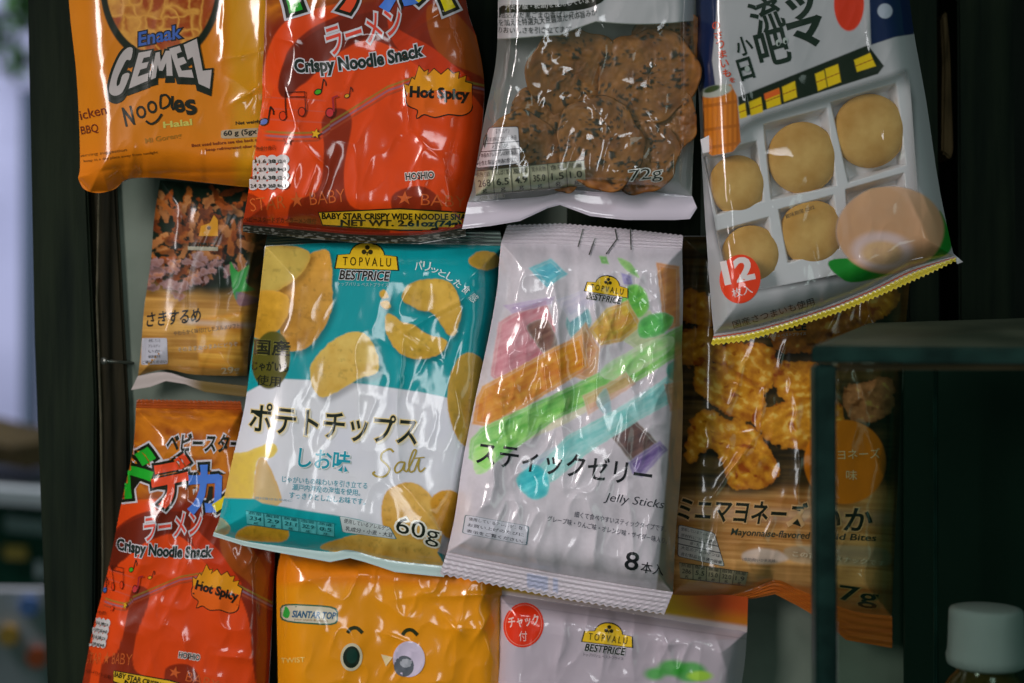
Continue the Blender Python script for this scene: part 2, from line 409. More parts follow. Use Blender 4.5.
def infobox(A, q, lines, bgc='#a9a7a8', edge='#22242c', tx='#26282e', rows=None, bold=.004):
    """boxed small print: q = corners TL TR BR BL in pixels"""
    q = np.array(q, float)
    if edge:
        c = q.mean(0); qq = c+(q-c)*1.035; A.rrect(qq, edge, .12)
    if bgc: A.rrect(q, bgc, .12)
    n = len(lines); wl = q[3]-q[0]; wr = q[2]-q[1]; hh = np.hypot(*wl)/n
    for i, t in enumerate(lines):
        if i and rows and i in rows: A.line([q[0]+wl*i/n, q[1]+wr*i/n], .9, edge or tx)
        if not t: continue
        f = (i+.78)/n; a = q[0]+wl*f; b = q[1]+wr*f; e = b-a
        fr = .9 if len(t) > 6 else .45
        A.text(t, a+e*(.5-fr/2), a+e*(.5+fr/2), hh*.56, tx, bold)
    return A
def table(A, q, heads, vals, units, bgc='#8f8d7c', ln='#3a3a30', tx='#2a2a26'):
    q = np.array(q, float); n = len(vals)
    if bgc: A.poly(q, bgc)
    f = lambda u, v: (q[0]*(1-u)+q[1]*u)*(1-v)+(q[3]*(1-u)+q[2]*u)*v
    for i in range(n):
        if i: A.line([f(i/n, 0), f(i/n, 1)], .8, ln)
        a, b = (i+.12)/n, (i+.88)/n; hh = np.hypot(*(q[3]-q[0]))
        A.text(heads[i % len(heads)], f(a, .27), f(b, .27), hh*.2, tx, .0)
        A.text(vals[i], f(a+.05/n, .66), f(b-.05/n, .66), hh*.27, tx, .01)
        A.text(units[i % len(units)], f(a+.25/n, .93), f(b-.25/n, .93), hh*.16, tx, .0)
    A.line([f(0, .02), f(1, .02)], .8, ln); A.line([f(0, .98), f(1, .98)], .8, ln)
    return A
G_BAG = 'snack packets hanging on the stall wall'
exec_order = []
# ================================================================== THE SETTING
def box(name, c, size, m, parent=None, rot=(0, 0, 0), bevel=.002, seg=2):
    bm = bmesh.new(); bmesh.ops.create_cube(bm, size=1)
    for v in bm.verts: v.co = Vector((v.co.x*size[0], v.co.y*size[1], v.co.z*size[2]))
    if bevel: bmesh.ops.bevel(bm, geom=bm.edges[:], offset=bevel, segments=seg, affect='EDGES')
    me = bpy.data.meshes.new(name); bm.to_mesh(me); bm.free(); me.materials.append(m)
    o = link(bpy.data.objects.new(name, me), parent); o.location = c; o.rotation_euler = rot
    return o
def prism(name, pts, y0, y1, m, parent=None, bevel=.0015, cut=0.02, wob=0.0, seed=0):
    """slab whose face is the polygon pts (photo pixels, placed at depth y0) and reaches back to y1"""
    bm = bmesh.new(); f = [bm.verts.new(P(x, y, y0)) for x, y in pts]
    g = [bm.verts.new((v.co.x, y1, v.co.z)) for v in f]; n = len(f)
    bm.faces.new(f); bm.faces.new(g[::-1])
    for i in range(n): bm.faces.new((f[i], g[i], g[(i+1) % n], f[(i+1) % n]))
    bmesh.ops.recalc_face_normals(bm, faces=bm.faces[:])
    if bevel: bmesh.ops.bevel(bm, geom=bm.edges[:], offset=bevel, segments=2, affect='EDGES')
    me = bpy.data.meshes.new(name); bm.to_mesh(me); bm.free(); me.materials.append(m)
    return link(bpy.data.objects.new(name, me), parent)
def tube(name, pts, r, m, parent=None, seg=8):
    bm = bmesh.new(); rings = []
    for i, p in enumerate(pts):
        p = Vector(p); t = (Vector(pts[min(i+1, len(pts)-1)])-Vector(pts[max(i-1, 0)])).normalized()
        a = t.orthogonal().normalized() if i == 0 else (a-t*a.dot(t)).normalized(); b = t.cross(a)
        rings.append([bm.verts.new(p+(a*math.cos(2*PI*k/seg)+b*math.sin(2*PI*k/seg))*r) for k in range(seg)])
    for A, B in zip(rings[:-1], rings[1:]):
        for k in range(seg): bm.faces.new((A[k], A[(k+1) % seg], B[(k+1) % seg], B[k]))
    bm.faces.new(rings[0][::-1]); bm.faces.new(rings[-1])
    me = bpy.data.meshes.new(name); bm.to_mesh(me); bm.free(); me.materials.append(m)
    for p in me.polygons: p.use_smooth = True
    return link(bpy.data.objects.new(name, me), parent)
def lathe(name, prof, m, parent=None, seg=48, loc=(0, 0, 0), ribs=0, amp=0):
    V, F = [], []; n = len(prof)
    for k in range(seg):
        a = 2*PI*k/seg
        for i, (r, z) in enumerate(prof):
            rr = r*(1+(amp if (ribs and 1 < i < n-2 and (k % 2)) else 0)); V.append((rr*math.cos(a), rr*math.sin(a), z))
    for k in range(seg):
        for i in range(n-1):
            a = k*n+i; b = ((k+1) % seg)*n+i; F.append((a, b, b+1, a+1))
    o = mesh_obj(name, V, F, m, parent); o.location = loc; return o
wood_dark = noisy('old_dark_wood', (.007, .0075, .004), (.034, .028, .014), 9, .75, (9, 9, .8), .5, 8, .003)
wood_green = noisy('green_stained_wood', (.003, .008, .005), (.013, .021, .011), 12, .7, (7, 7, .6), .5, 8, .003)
panel_m = noisy('painted_board', (.13, .165, .135), (.20, .24, .20), 14, .8, (1, 1, 1), .12, 5, .001)
black_wood = noisy('blackened_board', (.0025, .006, .0045), (.010, .016, .011), 7, .7, (6, 6, .7), .4, 7, .003)
worn = noisy('worn_bare_wood', (.03, .02, .008), (.10, .065, .028), 30, .8, (8, 8, 1), .6, 8, .002)

o = prism('board_wall', [(104, -160), (905, -160), (905, 860), (104, 860)], .030, .042, panel_m, bevel=0)
tag(o, kind='structure')
o = prism('timber_post', [(24, -170), (72, -170), (96, 400), (92, 860), (55, 860), (47, 683), (34, 340)], .018, .05, wood_green)
tag(o, 'dark green stained timber post at the left edge, its outer half beside the street view', 'post')
o = prism('timber_board', [(73, -170), (104, -170), (116, 190), (128, 410), (132, 860), (93.5, 860), (97.5, 400)], .0245, .0295, wood_dark)
tag(o, 'narrow brown-black upright board between the left post and the grey painted panel', 'board')
for q_, lb_ in (([(448, -160), (508, -160), (506, 250), (452, 250)], 'dark strip added as shade in the gap between the red packet and the cracker packet'),
               ([(567, -160), (704, -160), (700, 330), (567, 330)], 'dark sheet added as shade behind the top edge of the lilac jelly packet'),
               ([(254, 520), (292, 520), (290, 860), (250, 860)], 'dark strip added as shade in the gap left of the amber packet')):
    tag(prism('gap_shade_board', q_, .026, .0298, wood_green), lb_, 'board')  # dark pieces added to stand for the shade in the gaps
o = tube('hanging_cord', [P(100, -160, 0.016), P(100, 150, .0165), P(97, 300, .016), P(101, 420, .0165), P(103, 560, .016), P(99, 860, .016)], .0009, noisy('cord_fibre', (.05, .05, .03), (.10, .09, .06), 60))
tag(o, 'thin pale cord running down the dark boards at the left', 'cord')
e = empty('nail', P(116, 362, .0), 'small metal nail sticking out between the dark board and grey panel', 'nail')
nm, nt_, nb = mat('dull_steel'); nb.inputs['Metallic'].default_value = .9; nb.inputs['Base Color'].default_value = (.25, .26, .24, 1); nb.inputs['Roughness'].default_value = .4
def rel(o, e): o.parent = e; o.matrix_parent_inverse = Matrix.Translation(-Vector(e.location)); return o
rel(tube('shank', [P(104, 361, .008), P(134, 363, .031)], .0011, nm), e)
rel(tube('head', [P(103, 361, .0065), P(105, 361, .008)], .0026, nm, seg=14), e)
# right hand side
o = prism('back_wall', [(600, -300), (1500, -300), (1500, 1000), (600, 1000)], .10, .14, black_wood, bevel=0); tag(o, kind='structure')
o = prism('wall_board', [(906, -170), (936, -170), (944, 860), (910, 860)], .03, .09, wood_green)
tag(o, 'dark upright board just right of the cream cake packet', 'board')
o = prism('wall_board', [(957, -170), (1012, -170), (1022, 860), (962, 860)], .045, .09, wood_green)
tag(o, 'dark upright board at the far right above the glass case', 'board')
o = prism('worn_batten', [(941, 18), (947, 10), (950, 40), (954, 150), (951, 160), (942, 152), (943, 60)], .05, .075, worn)
tag(o, 'thin brown worn batten upright against the black boards on the right', 'batten')
# shop-side backing so the gaps never show the world
# street seen past the post
pave = prism('pavement', [(-900, 700), (60, 700), (60, 704), (-900, 704)], 3.4, .9, noisy('street_paving', (.09, .09, .085), (.16, .16, .15), 6), bevel=0); tag(pave, kind='structure')
pale = noisy('pale_render', (.34, .36, .56), (.46, .48, .72), 2, .8, bump=.05)
b = empty('street_building', P(-60, 683, 3.6), 'pale lilac building wall out of focus across the street behind the post', 'building')
rel(prism('wall', [(-300, -260), (90, -260), (90, 460), (-300, 460)], 3.6, 4.2, pale, bevel=0), b)
gl, nt_, gb = mat('dark_window'); gb.inputs['Base Color'].default_value = (.10, .13, .2, 1); gb.inputs['Roughness'].default_value = .1
rel(prism('window', [(20, 90), (34, 90), (34, 440), (20, 440)], 3.57, 3.6, gl, bevel=0), b)
rel(prism('window', [(-60, 60), (-20, 60), (-20, 360), (-60, 360)], 3.57, 3.6, gl, bevel=0), b)
rel(prism('plinth', [(-300, 462), (90, 462), (90, 700), (-300, 700)], 3.55, 4.2, noisy('dark_plinth', (.01, .02, .015), (.05, .05, .03), 5), bevel=0), b)
# tree
random.seed(5)
t = empty('street_tree', P(-30, 683, 3.0), 'leafy green tree crown blurred at the top left corner', 'tree')
bark = noisy('bark', (.03, .022, .015), (.07, .05, .035), 12)
rel(tube('trunk', [P(-60, 690, 3.0), P(-58, 400, 3.0), P(-50, 150, 3.0), P(-40, -40, 3.0)], .035, bark), t)
V, F = [], []
for i in range(4200):
    a = random.gauss(0, 1); px = -10+a*42; py = -60+random.gauss(0, 75); d = 3.0+random.gauss(0, .25)
    if py > 70+12*math.sin(px/9): continue
    if math.sin(px/11+2)*math.cos(py/13) > .55: continue
    c = P(px, py, d); r = random.uniform(.012, .026); u = Vector((random.gauss(0, 1), random.gauss(0, 1), random.gauss(0, 1))).normalized(); v = u.orthogonal().normalized()
    k = len(V); V += [c-u*r, c+v*r*.45, c+u*r, c-v*r*.45]; F.append((k, k+1, k+2, k+3))
leafm = noisy('leaf', (.02, .07, .02), (.08, .20, .05), 8, .5)
rel(mesh_obj('crown', V, F, leafm, smoothf=False), t)
# drinks display on the pavement
g_dark, _, gdb = mat('green_paint'); gdb.inputs['Base Color'].default_value = (.006, .07, .045, 1); gdb.inputs['Roughness'].default_value = .5
g_lite, _, glb = mat('white_paint'); glb.inputs['Base Color'].default_value = (.42, .46, .50, 1); glb.inputs['Roughness'].default_value = .5
y_, _, yb = mat('ochre_paint'); yb.inputs['Base Color'].default_value = (.55, .36, .08, 1)
st = empty('display_stand', P(-30, 600, 1.6), 'green display stand with a pale ledge, blurred low at the left edge', 'display stand')
rel(prism('ledge', [(-200, 474), (47, 492), (47, 508), (-200, 490)], 1.5, 1.9, g_lite), st)
rel(prism('cabinet', [(-200, 492), (46, 509), (46, 692), (-200, 692)], 1.55, 1.9, g_dark), st)
rel(prism('roof_board', [(-200, 395), (10, 448), (30, 470), (-200, 430)], 1.55, 1.9, noisy('brown_board', (.03, .022, .01), (.07, .05, .02), 8)), st)
rel(prism('white_strip', [(5, 516), (46, 521), (46, 535), (5, 531)], 1.535, 1.55, g_lite, bevel=0), st)
rel(prism('ochre_strip', [(4, 545), (26, 547), (26, 560), (4, 559)], 1.535, 1.55, y_, bevel=0), st)
rel(prism('white_strip', [(35, 562), (44, 563), (44, 578), (35, 578)], 1.535, 1.55, g_lite, bevel=0), st)
bd = empty('spotted_board', P(0, 720, 1.2), 'white board with blue, yellow and red dots at the bottom left corner', 'board')
wb = noisy('white_board', (.42, .42, .48), (.52, .52, .58), 5, .6, bump=.03)
rel(prism('panel', [(-160, 588), (46, 590), (52, 740), (-160, 740)], 1.2, 1.22, wb), bd)
def dot(px, py, r, colr):
    m_, _, b_ = mat('dot_paint'); b_.inputs['Base Color'].default_value = (*colr, 1); b_.inputs['Roughness'].default_value = .6
    c = P(px, py, 1.19); rel(prism('dot', [(px+r*math.cos(a), py+r*math.sin(a)) for a in np.linspace(0, 2*PI, 24)[:-1]], 1.19, 1.199, m_, bevel=0), bd)
dot(28, 607, 9.5, (.13, .24, .62)); dot(8, 636, 10, (.62, .34, .06)); dot(36, 658, 10, (.55, .10, .03)); dot(-30, 610, 10, (.1, .4, .2)); dot(-40, 660, 10, (.13, .24, .62))

# ================================================================== GLASS CASE with bottle (nearer than the packets)
D = -.20
case = empty('glass_case', P(930, 760, D), 'dark framed glass display case in the right foreground, its lid under the cake packet', 'display case')
fr_m = noisy('dark_green_metal', (.002, .012, .010), (.010, .036, .030), 40, .38, bump=.12, spec=.15)
lidm = noisy('dusty_lid', (.030, .042, .028), (.065, .080, .055), 16, .55, bump=.08)
gm, gnt, gbs = mat('case_glass'); N = gnt.nodes
tr = N.new('ShaderNodeBsdfTransparent'); tr.inputs[0].default_value = (.66, .73, .69, 1)
go = N.new('ShaderNodeBsdfGlossy'); go.inputs['Roughness'].default_value = .05; go.inputs[0].default_value = (.6, .75, .7, 1)
fz = facing(gnt, .035); mx = N.new('ShaderNodeMixShader')
gnt.links.new(fz.outputs[0], mx.inputs[0]); gnt.links.new(tr.outputs[0], mx.inputs[1]); gnt.links.new(go.outputs[0], mx.inputs[2])
gnt.links.new(mx.outputs[0], N['Material Output'].inputs[0])
# lid: a tilted slab
A_ = P(812, 346, D); B_ = P(1150, 352, D)
bm = bmesh.new()
q = [P(811, 346, D), P(1300, 350, D), P(1300, 309, -.07), P(868, 323, -.07)]
lo_ = [v+Vector((0, 0, -.0095)) for v in q]
vs = [bm.verts.new(v) for v in q+lo_]
for f in [(0, 1, 2, 3), (7, 6, 5, 4), (4, 5, 1, 0), (5, 6, 2, 1), (6, 7, 3, 2), (7, 4, 0, 3)]: bm.faces.new([vs[i] for i in f])
bmesh.ops.recalc_face_normals(bm, faces=bm.faces[:]); bmesh.ops.bevel(bm, geom=bm.edges[:], offset=.0012, segments=2, affect='EDGES')
me = bpy.data.meshes.new('lid'); bm.to_mesh(me); bm.free(); me.materials.append(lidm); me.materials.append(fr_m)
for p in me.polygons:
    if p.normal.z < .5: p.material_index = 1
rel(link(bpy.data.objects.new('lid', me)), case)
rel(prism('corner_post', [(815, 364), (837, 364), (838, 900), (817, 900)], D+.004, D+.018, fr_m), case)
rel(prism('corner_post', [(934, 364), (939, 364), (940, 900), (935, 900)], -.05, -.046, fr_m), case)
rel(prism('rail', [(838, 364), (1300, 364), (1300, 370), (838, 370)], D+.006, D+.012, noisy('brown_rail', (.035, .03, .014), (.07, .055, .028), 20)), case)
rel(prism('front_pane', [(838, 371), (1300, 371), (1300, 900), (838, 900)], D+.010, D+.013, gm, bevel=0), case)
rel(prism('back_board', [(905, 352), (1300, 352), (1300, 900), (905, 900)], -.008, -.004, noisy('case_back', (.003, .010, .007), (.007, .019, .013), 6, .6, bump=.05), bevel=0), case)
bo = empty('drinks_bottle', P(986, 775, -.14), 'brown drinks bottle with a ribbed white screw cap in the lower right corner', 'bottle')
capm = noisy('white_cap_plastic', (.78, .73, .84), (.84, .79, .88), 8, .45, bump=.03)
k = S*.84; c = P(986, 775, -.14)
cap_prof = [(0, 0.0), (30, 0), (33.5, -1.2), (35, -4), (35.5, -20), (36.5, -44), (38, -50), (37, -58), (33, -61), (26, -61)]
lathe('cap', [(r*k, z*k) for r, z in cap_prof], capm, bo, 96, (0, 0, (775-603)*k), ribs=1, amp=.045)
btm, bnt, bb = mat('brown_bottle'); bb.inputs['Base Color'].default_value = (.10, .06, .012, 1); bb.inputs['Roughness'].default_value = .12; bb.inputs['Coat Weight'].default_value = .5
lathe('bottle_body', [(r*k, z*k) for r, z in [(28, -61), (29, -66), (36, -74), (46, -90), (54, -112), (57, -135), (57, -170), (52, -174), (0, -174)]], btm, bo, 48, (0, 0, (775-603)*k))
lathe('label_band', [(57.6*k, -120*k), (57.8*k, -122*k), (57.8*k, -160*k), (57.6*k, -162*k)], y_, bo, 48, (0, 0, (775-603)*k))

# ================================================================== THE PACKETS
def dep(b): return b.k
# ---------------------------------------------------------------- yellow noodle packet, top left
def art_A(X, Y):
    I = Ink(X, Y, '#b46808'); I.mix(sstep(120, 185, Y)*.8, '#bd620a')
    I.mix(.5*fbm(X/60, Y/60, 3), '#a8620a')
    I.mix(sstep(222, 240, X-(Y-90)*.06)*.55, '#a8800c')
    sd = sdell(X, Y, 161, -14, 61, 78); I.mix(sstep(-.8, .8, sd), '#10180c')
    sd = sdell(X, Y, 161, -16, 55, 71)
    wx = X+16*(fbm(X/22, Y/22, 4)-.5); wy = Y+16*(fbm(X/22, Y/22, 5)-.5)
    n = np.maximum(1-np.abs(2*vn(wx/13, wy/20, 7)-1)*3.2, 1-np.abs(2*vn(wx/19, wy/11, 8)-1)*3.2)
    c = I.ramp(np.clip(n, 0, 1)*.8+.5*(fbm(X/7, Y/7, 9)-.4), '#84360c', '#c08a3a')
    I.mix(sstep(-.8, .8, sd), c)
    return I.C, I.A
A = Bag('snack_packet', 'yellow noodle packet with a dark ringed oval picture of noodles, hanging at top left', 'snack packet', G_BAG, -.014, .017,
        [(60, -110), (66, -40), (70, 15), (76, 70), (79, 120), (80, 165), (78, 178)], [(292, -110), (292, 60), (286, 130), (280, 170), (276, 187)],
        [(60, -110), (292, -110)], [(78, 178), (84, 189), (98, 193), (115, 189), (128, 179), (160, 178), (200, 182), (246, 187), (276, 187)], art_A,
        [(226, -20, 222, 60, 2.2, 5), (222, 60, 262, 50, 2.0, 5), (230, 105, 258, 88, 2.2, 5), (225, 75, 255, 95, 1.6, 6), (120, 173, 260, 172, -1.6, 3), (78, 175, 130, 166, -1.4, 3), (262, -10, 256, 110, 1.6, 6), (74, 20, 82, 80, 1.2, 3)], seed=3, R=34, wr=.6, facet=.5)
t = Art2()
t.text('Enaak', (139, 46), (181, 38), 13, '#2c4c90', .02, out=(('#10141c', .09), ), shear=.2)
A.decal('brand_lettering', t)
t = Art2()
def blockletters(t, specs, fill, dark, w2, dy=4):
    for pts in specs:
        t.poly([(x*1.0, y+dy) for x, y in offs(pts, w2)], dark)
    for pts in specs: t.poly(offs(pts, w2), dark)
    for pts in specs: t.poly(pts, fill)
def offs(pts, d):
    p = np.array(pts, float); n = len(p); out = []
    ar = sum(p[i][0]*p[(i+1) % n][1]-p[(i+1) % n][0]*p[i][1] for i in range(n)); sg = 1 if ar > 0 else -1
    for i in range(n):
        a = p[i]-p[i-1]; b = p[(i+1) % n]-p[i]; a /= np.hypot(*a)+1e-9; b /= np.hypot(*b)+1e-9
        m = np.array([a[1]+b[1], -(a[0]+b[0])])*sg; m /= max(np.hypot(*m), .3); out.append(tuple(p[i]+m*d))
    return out
# G E M E Z drawn after the packet (zoomed pixels of the photo)
Gs = smooth([(133, 49), (128, 48), (121, 55), (114, 70), (110, 85), (110, 93), (115, 96), (121, 94), (125, 88), (130, 74), (123, 75), (120, 84), (117, 86), (118, 78), (123, 67), (127, 60), (131, 60)], 3)
Es = [(139, 53), (152, 50.5), (150, 57), (144, 58), (142, 63.5), (149, 62), (147, 68), (140.5, 70), (138, 77), (149, 73), (148, 81), (129, 89)]
Ms = [(156, 53), (160, 52), (161, 62), (166, 51), (171, 51), (173, 76), (167, 76), (166.5, 63), (163, 71), (159.5, 71), (158, 65), (156, 78), (151, 80)]
E2 = [(169.5, 49), (180, 46), (182, 52), (177, 54), (178, 59), (184, 57), (187, 63), (180, 66), (182, 71), (192, 70), (194, 78), (179, 77)]
Zs = [(184, 45), (197, 39), (203, 71), (212, 70), (210, 89), (199, 84), (193, 57), (188, 60)]
blockletters(t, [Gs, Es, Ms, E2, Zs], '#97908f', '#0e170f', 2.8, 5)
A.decal('title_lettering', t)
t = Art2(); xs = [(127, 126, 'N', 18), (139, 119, 'o', 12), (149, 114, 'o', 13), (159, 108, 'D', 16), (170, 110, 'l', 16), (176, 113, 'e', 13), (187, 115, 's', 15)]
xs = [(126, 126, 'N', 18), (138, 119, 'O', 12), (149, 114, 'O', 12), (160, 108, 'D', 14), (171, 110, 'l', 14), (176, 113, 'e', 12), (188, 115, 's', 14)]
for x, y, ch, h in xs:
    if ch == 'l': t.line([(172.5, y-h), (172, y-3), (174, y)], 2.6, '#14160e')
    elif ch == 'D': t.line(smooth([(161, 96), (166, 95), (170, 100), (168, 106), (161, 108), (161, 96), (163, 96)], 3, False), 2.3, '#14160e')
    else: t.text(ch, (x, y), (x+9, y-2), h, '#14160e', .03)
t.line(smooth([(146, 121), (151, 124), (157, 121), (162, 114)], 4, False), 2.2, '#14160e')
A.decal('flavour_lettering', t)
t = Art2(); t.text('icken', (81, 120), (107, 114), 9.5, '#5a1e0a', .01); t.text('BBQ', (82, 136), (99, 133), 9.5, '#5a1e0a', .012)
A.decal('flavour_name', t); t = Art2(); t.text('serving suggestion', (80, 158), (127, 152), 3.5, '#6a3c0c', .01); t.text('keep in a dry place away from sunlight', (84, 163), (158, 154), 3.2, '#6a3c0c', .01)
A.decal('small_print', t); t = Art2(); t.text('Halal', (164, 128), (192, 125), 6, '#a8a04a', .03); t.text('Mi Goreng', (146, 145), (182, 139), 6.5, '#8a5a0c', .02)
A.decal('small_print', t)
t = Art2(); t.rrect([(221, 130), (275, 127), (275, 136), (221, 139)], '#93826a', .3); t.text('Net weight', (236, 126), (262, 124), 4.5, '#20180c', .02)
t.text('60 g (5gx12)', (224, 137.5), (268, 134.5), 6.5, '#161410', .03); t.text('Best used before see the back of pack', (192, 148), (270, 141), 4, '#6a2c0a', .02)
t.text('keep refrigerated after opening', (206, 152), (270, 147), 3.6, '#6a2c0a', .02)
A.decal('weight_label', t)

# ---------------------------------------------------------------- the two red noodle snack packets
def flames(X, Y):
    I = Ink(X, Y, '#6a1c08')
    o = '#c03a0a'; d = '#641a06'
    I.poly([(263, 75), (272, 40), (290, 18), (318, 8), (350, 2), (345, 12), (312, 28), (290, 48), (283, 66), (278, 90), (262, 120)], o, sm=True)
    I.poly([(230, 245), (240, 120), (268, 84), (300, 86), (322, 66), (340, 52), (372, 40), (420, 62), (470, 92), (500, 150), (500, 245)], o, sm=True)
    I.poly([(278, 88), (284, 62), (300, 42), (330, 24), (372, 12), (396, 20), (372, 34), (338, 50), (322, 66), (302, 84), (286, 98)], '#561604', sm=True)
    I.poly([(322, 120), (338, 108), (352, 120), (344, 170), (350, 205), (380, 215), (384, 240), (300, 240), (290, 205), (318, 190), (324, 150)], d, sm=True, a=.9)
    I.poly([(392, 196), (420, 186), (440, 200), (436, 222), (400, 222)], d, sm=True, a=.9)
    I.poly([(240, 196), (262, 200), (268, 222), (262, 245), (236, 245)], d, sm=True, a=.75)
    I.poly([(430, 36), (446, 60), (480, 76), (500, 92), (500, 60), (480, 40), (452, 10), (428, 6)], '#7c3a0c', sm=True)
    I.poly([(388, 14), (400, 30), (430, 46), (450, 62), (470, 80), (440, 74), (412, 62), (392, 40)], '#a62c0a', sm=True)
    m = sstep(8, -20, Y+.25*(X-360))*1.0
    wx = X+14*(fbm(X/20, Y/20, 51)-.5); wy = Y+14*(fbm(X/20, Y/20, 52)-.5)
    t = .5*fbm(wx/16, wy/9, 53)+.6*(1-np.abs(2*vn(wx/26, wy/13, 54)-1))-.15
    I.mix(m, I.ramp(t, '#6e2c08', '#c47418'))
    # ribbon of the music staff
    for off, c in ((0, '#6c5a6c'), (-4, '#6e6a28'), (4, '#8a3a20')):
        yy = 134+off+np.where(X < 330, 3*np.sin((X-250)/30), 0)-np.clip(X-318, 0, 70)*.62-np.clip(X-388, 0, 40)*.35+np.clip(X-425, 0, 90)*.22
        I.mix(sstep(1.6, .5, np.abs(Y-yy))*sstep(262, 270, X)*.8, c)
    for k in range(3):
        I.mix(sstep(.9, .2, np.abs(Y-(98+11*k+.06*(X-280))))*sstep(262, 266, X)*sstep(330, 318, X)*.35, '#8e5a58')
    I.mix(.16*fbm(X/30, Y/30, 55), '#7a2008')
    return I.C
def red_decals(b, M=None, second=False):
    t = Art2(M)
    BK, WH = '#111408', '#aaa6ac'
    big = [('ド', (292, 10), (332, -2), 52, '#1b8c22'), ('デ', (338, 14), (384, -4), 54, '#cc3c1c'), ('カ', (384, 10), (424, 0), 52, '#3c66b4'), ('イ', (424, 18), (466, 0), 50, '#cfae10')]
    for ch, a_, b_, h, c in big: t.text(ch, a_, b_, h, WH, .135)
    for ch, a_, b_, h, c in big: t.text(ch, a_, b_, h, BK, .10)
    for ch, a_, b_, h, c in big: t.text(ch, a_, b_, h, c, .045)
    b.decal('title_lettering', t)
    t = Art2(M); t.text('ベビースター', (336, -54), (434, -72), 20, BK, .03, out=((WH, .11), (BK, .035)), shear=.1)
    b.decal('top_lettering', t)
    t = Art2(M); t.text('ラーメン', (330, 56), (404, 32), 27, '#b8382a', .01, out=((WH, .075),), shear=.1)
    b.decal('subtitle_lettering', t)
    t = Art2(M); t.text('Crispy Noodle Snack', (296, 76), (423, 60), 16.5, '#14201c', .045, out=((WH, .11),), bow=-4)
    b.decal('english_lettering', t)
    t = Art2(M)
    fl = [(407, 95), (404, 84), (409, 86), (412, 78), (415, 80), (419, 66), (424, 72), (428, 70), (427, 76), (434, 69), (441, 75), (448, 69), (453, 74), (459, 72), (458, 79), (466, 76), (465, 82), (472, 84), (472, 104)]
    lo = smooth([(472, 100), (471, 110), (462, 115), (448, 114), (435, 117), (424, 114), (417, 118), (418, 110), (408, 105), (406, 95)], 3, False)
    ol = fl+lo[1:-1]
    t.poly(offs(ol, 1.2), '#1c1206'); t.poly(ol, '#c8500e')
    up = fl[:-1]+[(471, 92), (440, 90), (408, 93)]; t.poly(up, '#c87c10', 1)
    t.text('Hot Spicy', (410, 100), (468, 103), 13.5, '#16100a', .05)
    b.decal('flavour_burst', t)
    t = Art2(M)
    def note(x, y, c, s=1, fl_=True):
        t.ell(x, y, 4.3*s, 3.2*s, '#24100a', -.4, 14); t.ell(x, y, 3.2*s, 2.2*s, c, -.4, 14); t.line([(x+3.5*s, y-1*s), (x+5.5*s, y-13*s)], 1.1*s, '#24100a')
        if fl_: t.line([(x+5.5*s, y-13*s), (x+8*s, y-9*s), (x+8*s, y-6*s)], 1.1*s, '#24100a')
    note(318, 92, '#3c8c1c'); note(347, 96, '#c08a1c', .7); note(264, 122, '#3a5aa0', 1.2)
    for x, y in ((283, 116), (302, 112)):
        t.ell(x, y, 4, 5, '#4a1408', 0, 14); t.ell(x, y, 3, 4, '#b6300c', 0, 14)
    t.line([(286, 115), (285, 92), (305, 92), (306, 112)], 1.2, '#4a1408'); t.line([(286, 97), (305, 97)], 1, '#4a1408')
    t.ell(330, 113, 4.6, 5.2, '#4a1408', 0, 14); t.ell(330, 113, 3.5, 4, '#a82a30', 0, 14); t.line([(334, 112), (333, 98), (338, 96)], 2, '#8a2028')
    t.star(316, 134, 6, '#5a3008', .2); t.star(316, 134, 5, '#c89018', .2); t.star(288, 141, 5, '#4a1408', .1); t.star(288, 141, 4, '#b6300c', .1)
    b.decal('music_notes', t)
    t = Art2(M)
    for r in range(4):
        for c in range(4):
            x0 = 250+c*9.6+(0 if c < 3 else 1); y0 = 157+r*8.2-c*.3; t.ell(x0+3, y0+3.6, 5.6+(1.2 if c == 3 else 0), 5.2, '#aca6a6', 0, 16)
    for r in range(4):
        for c in range(4): t.text(['kJ', '1.6', '38', '12.4', '2.9', '360'][(r*3+c) % 6], (249.5+c*9.6, 163.5+r*8.2), (256.5+c*9.6, 163+r*8.2), 3.6, '#23231f', .02)
    t.text('栄養成分表示', (252, 152), (276, 150), 4.5, '#3a1206', .02)
    b.decal('nutrition_table', t)
    t = Art2(M); t.text('★ STAR ★ BABY', (232, 214), (346, 202), 16, '#a84c20', -.005); b.decal('background_stars', t); t = Art2(M); t.text('★ BABY', (396, 204), (466, 208), 14, '#ab4c20', -.005)
    b.decal('background_stars', t); t = Art2(M); t.text('HOSHIO', (406, 180), (434, 178), 6.5, '#2a2420', .03, out=(('#b4aaa6', .13),))
    b.decal('background_lettering', t); t = Art2(M); t.text('ベビースタードデカイラーメン味付', (244, 222), (316, 224), 5.5, '#3c1004', .02)
    b.decal('small_print', t)
    t = Art2(M)
    t.poly([(318, 212), (400, 208), (466, 212), (468, 231), (400, 231), (322, 226)], '#20160a'); t.poly([(319, 213), (400, 209.5), (466, 213.5), (467, 230), (400, 229.5), (323, 224.5)], '#c8981c')
    t.text('BABY STAR CRISPY WIDE NOODLE SNACK', (322, 219), (477, 220), 5.8, '#171206', .04); t.text('NET WT. 2.61oz(74g)', (341, 227.5), (461, 228.5), 7.6, '#171206', .045)
    b.decal('net_weight_band', t)
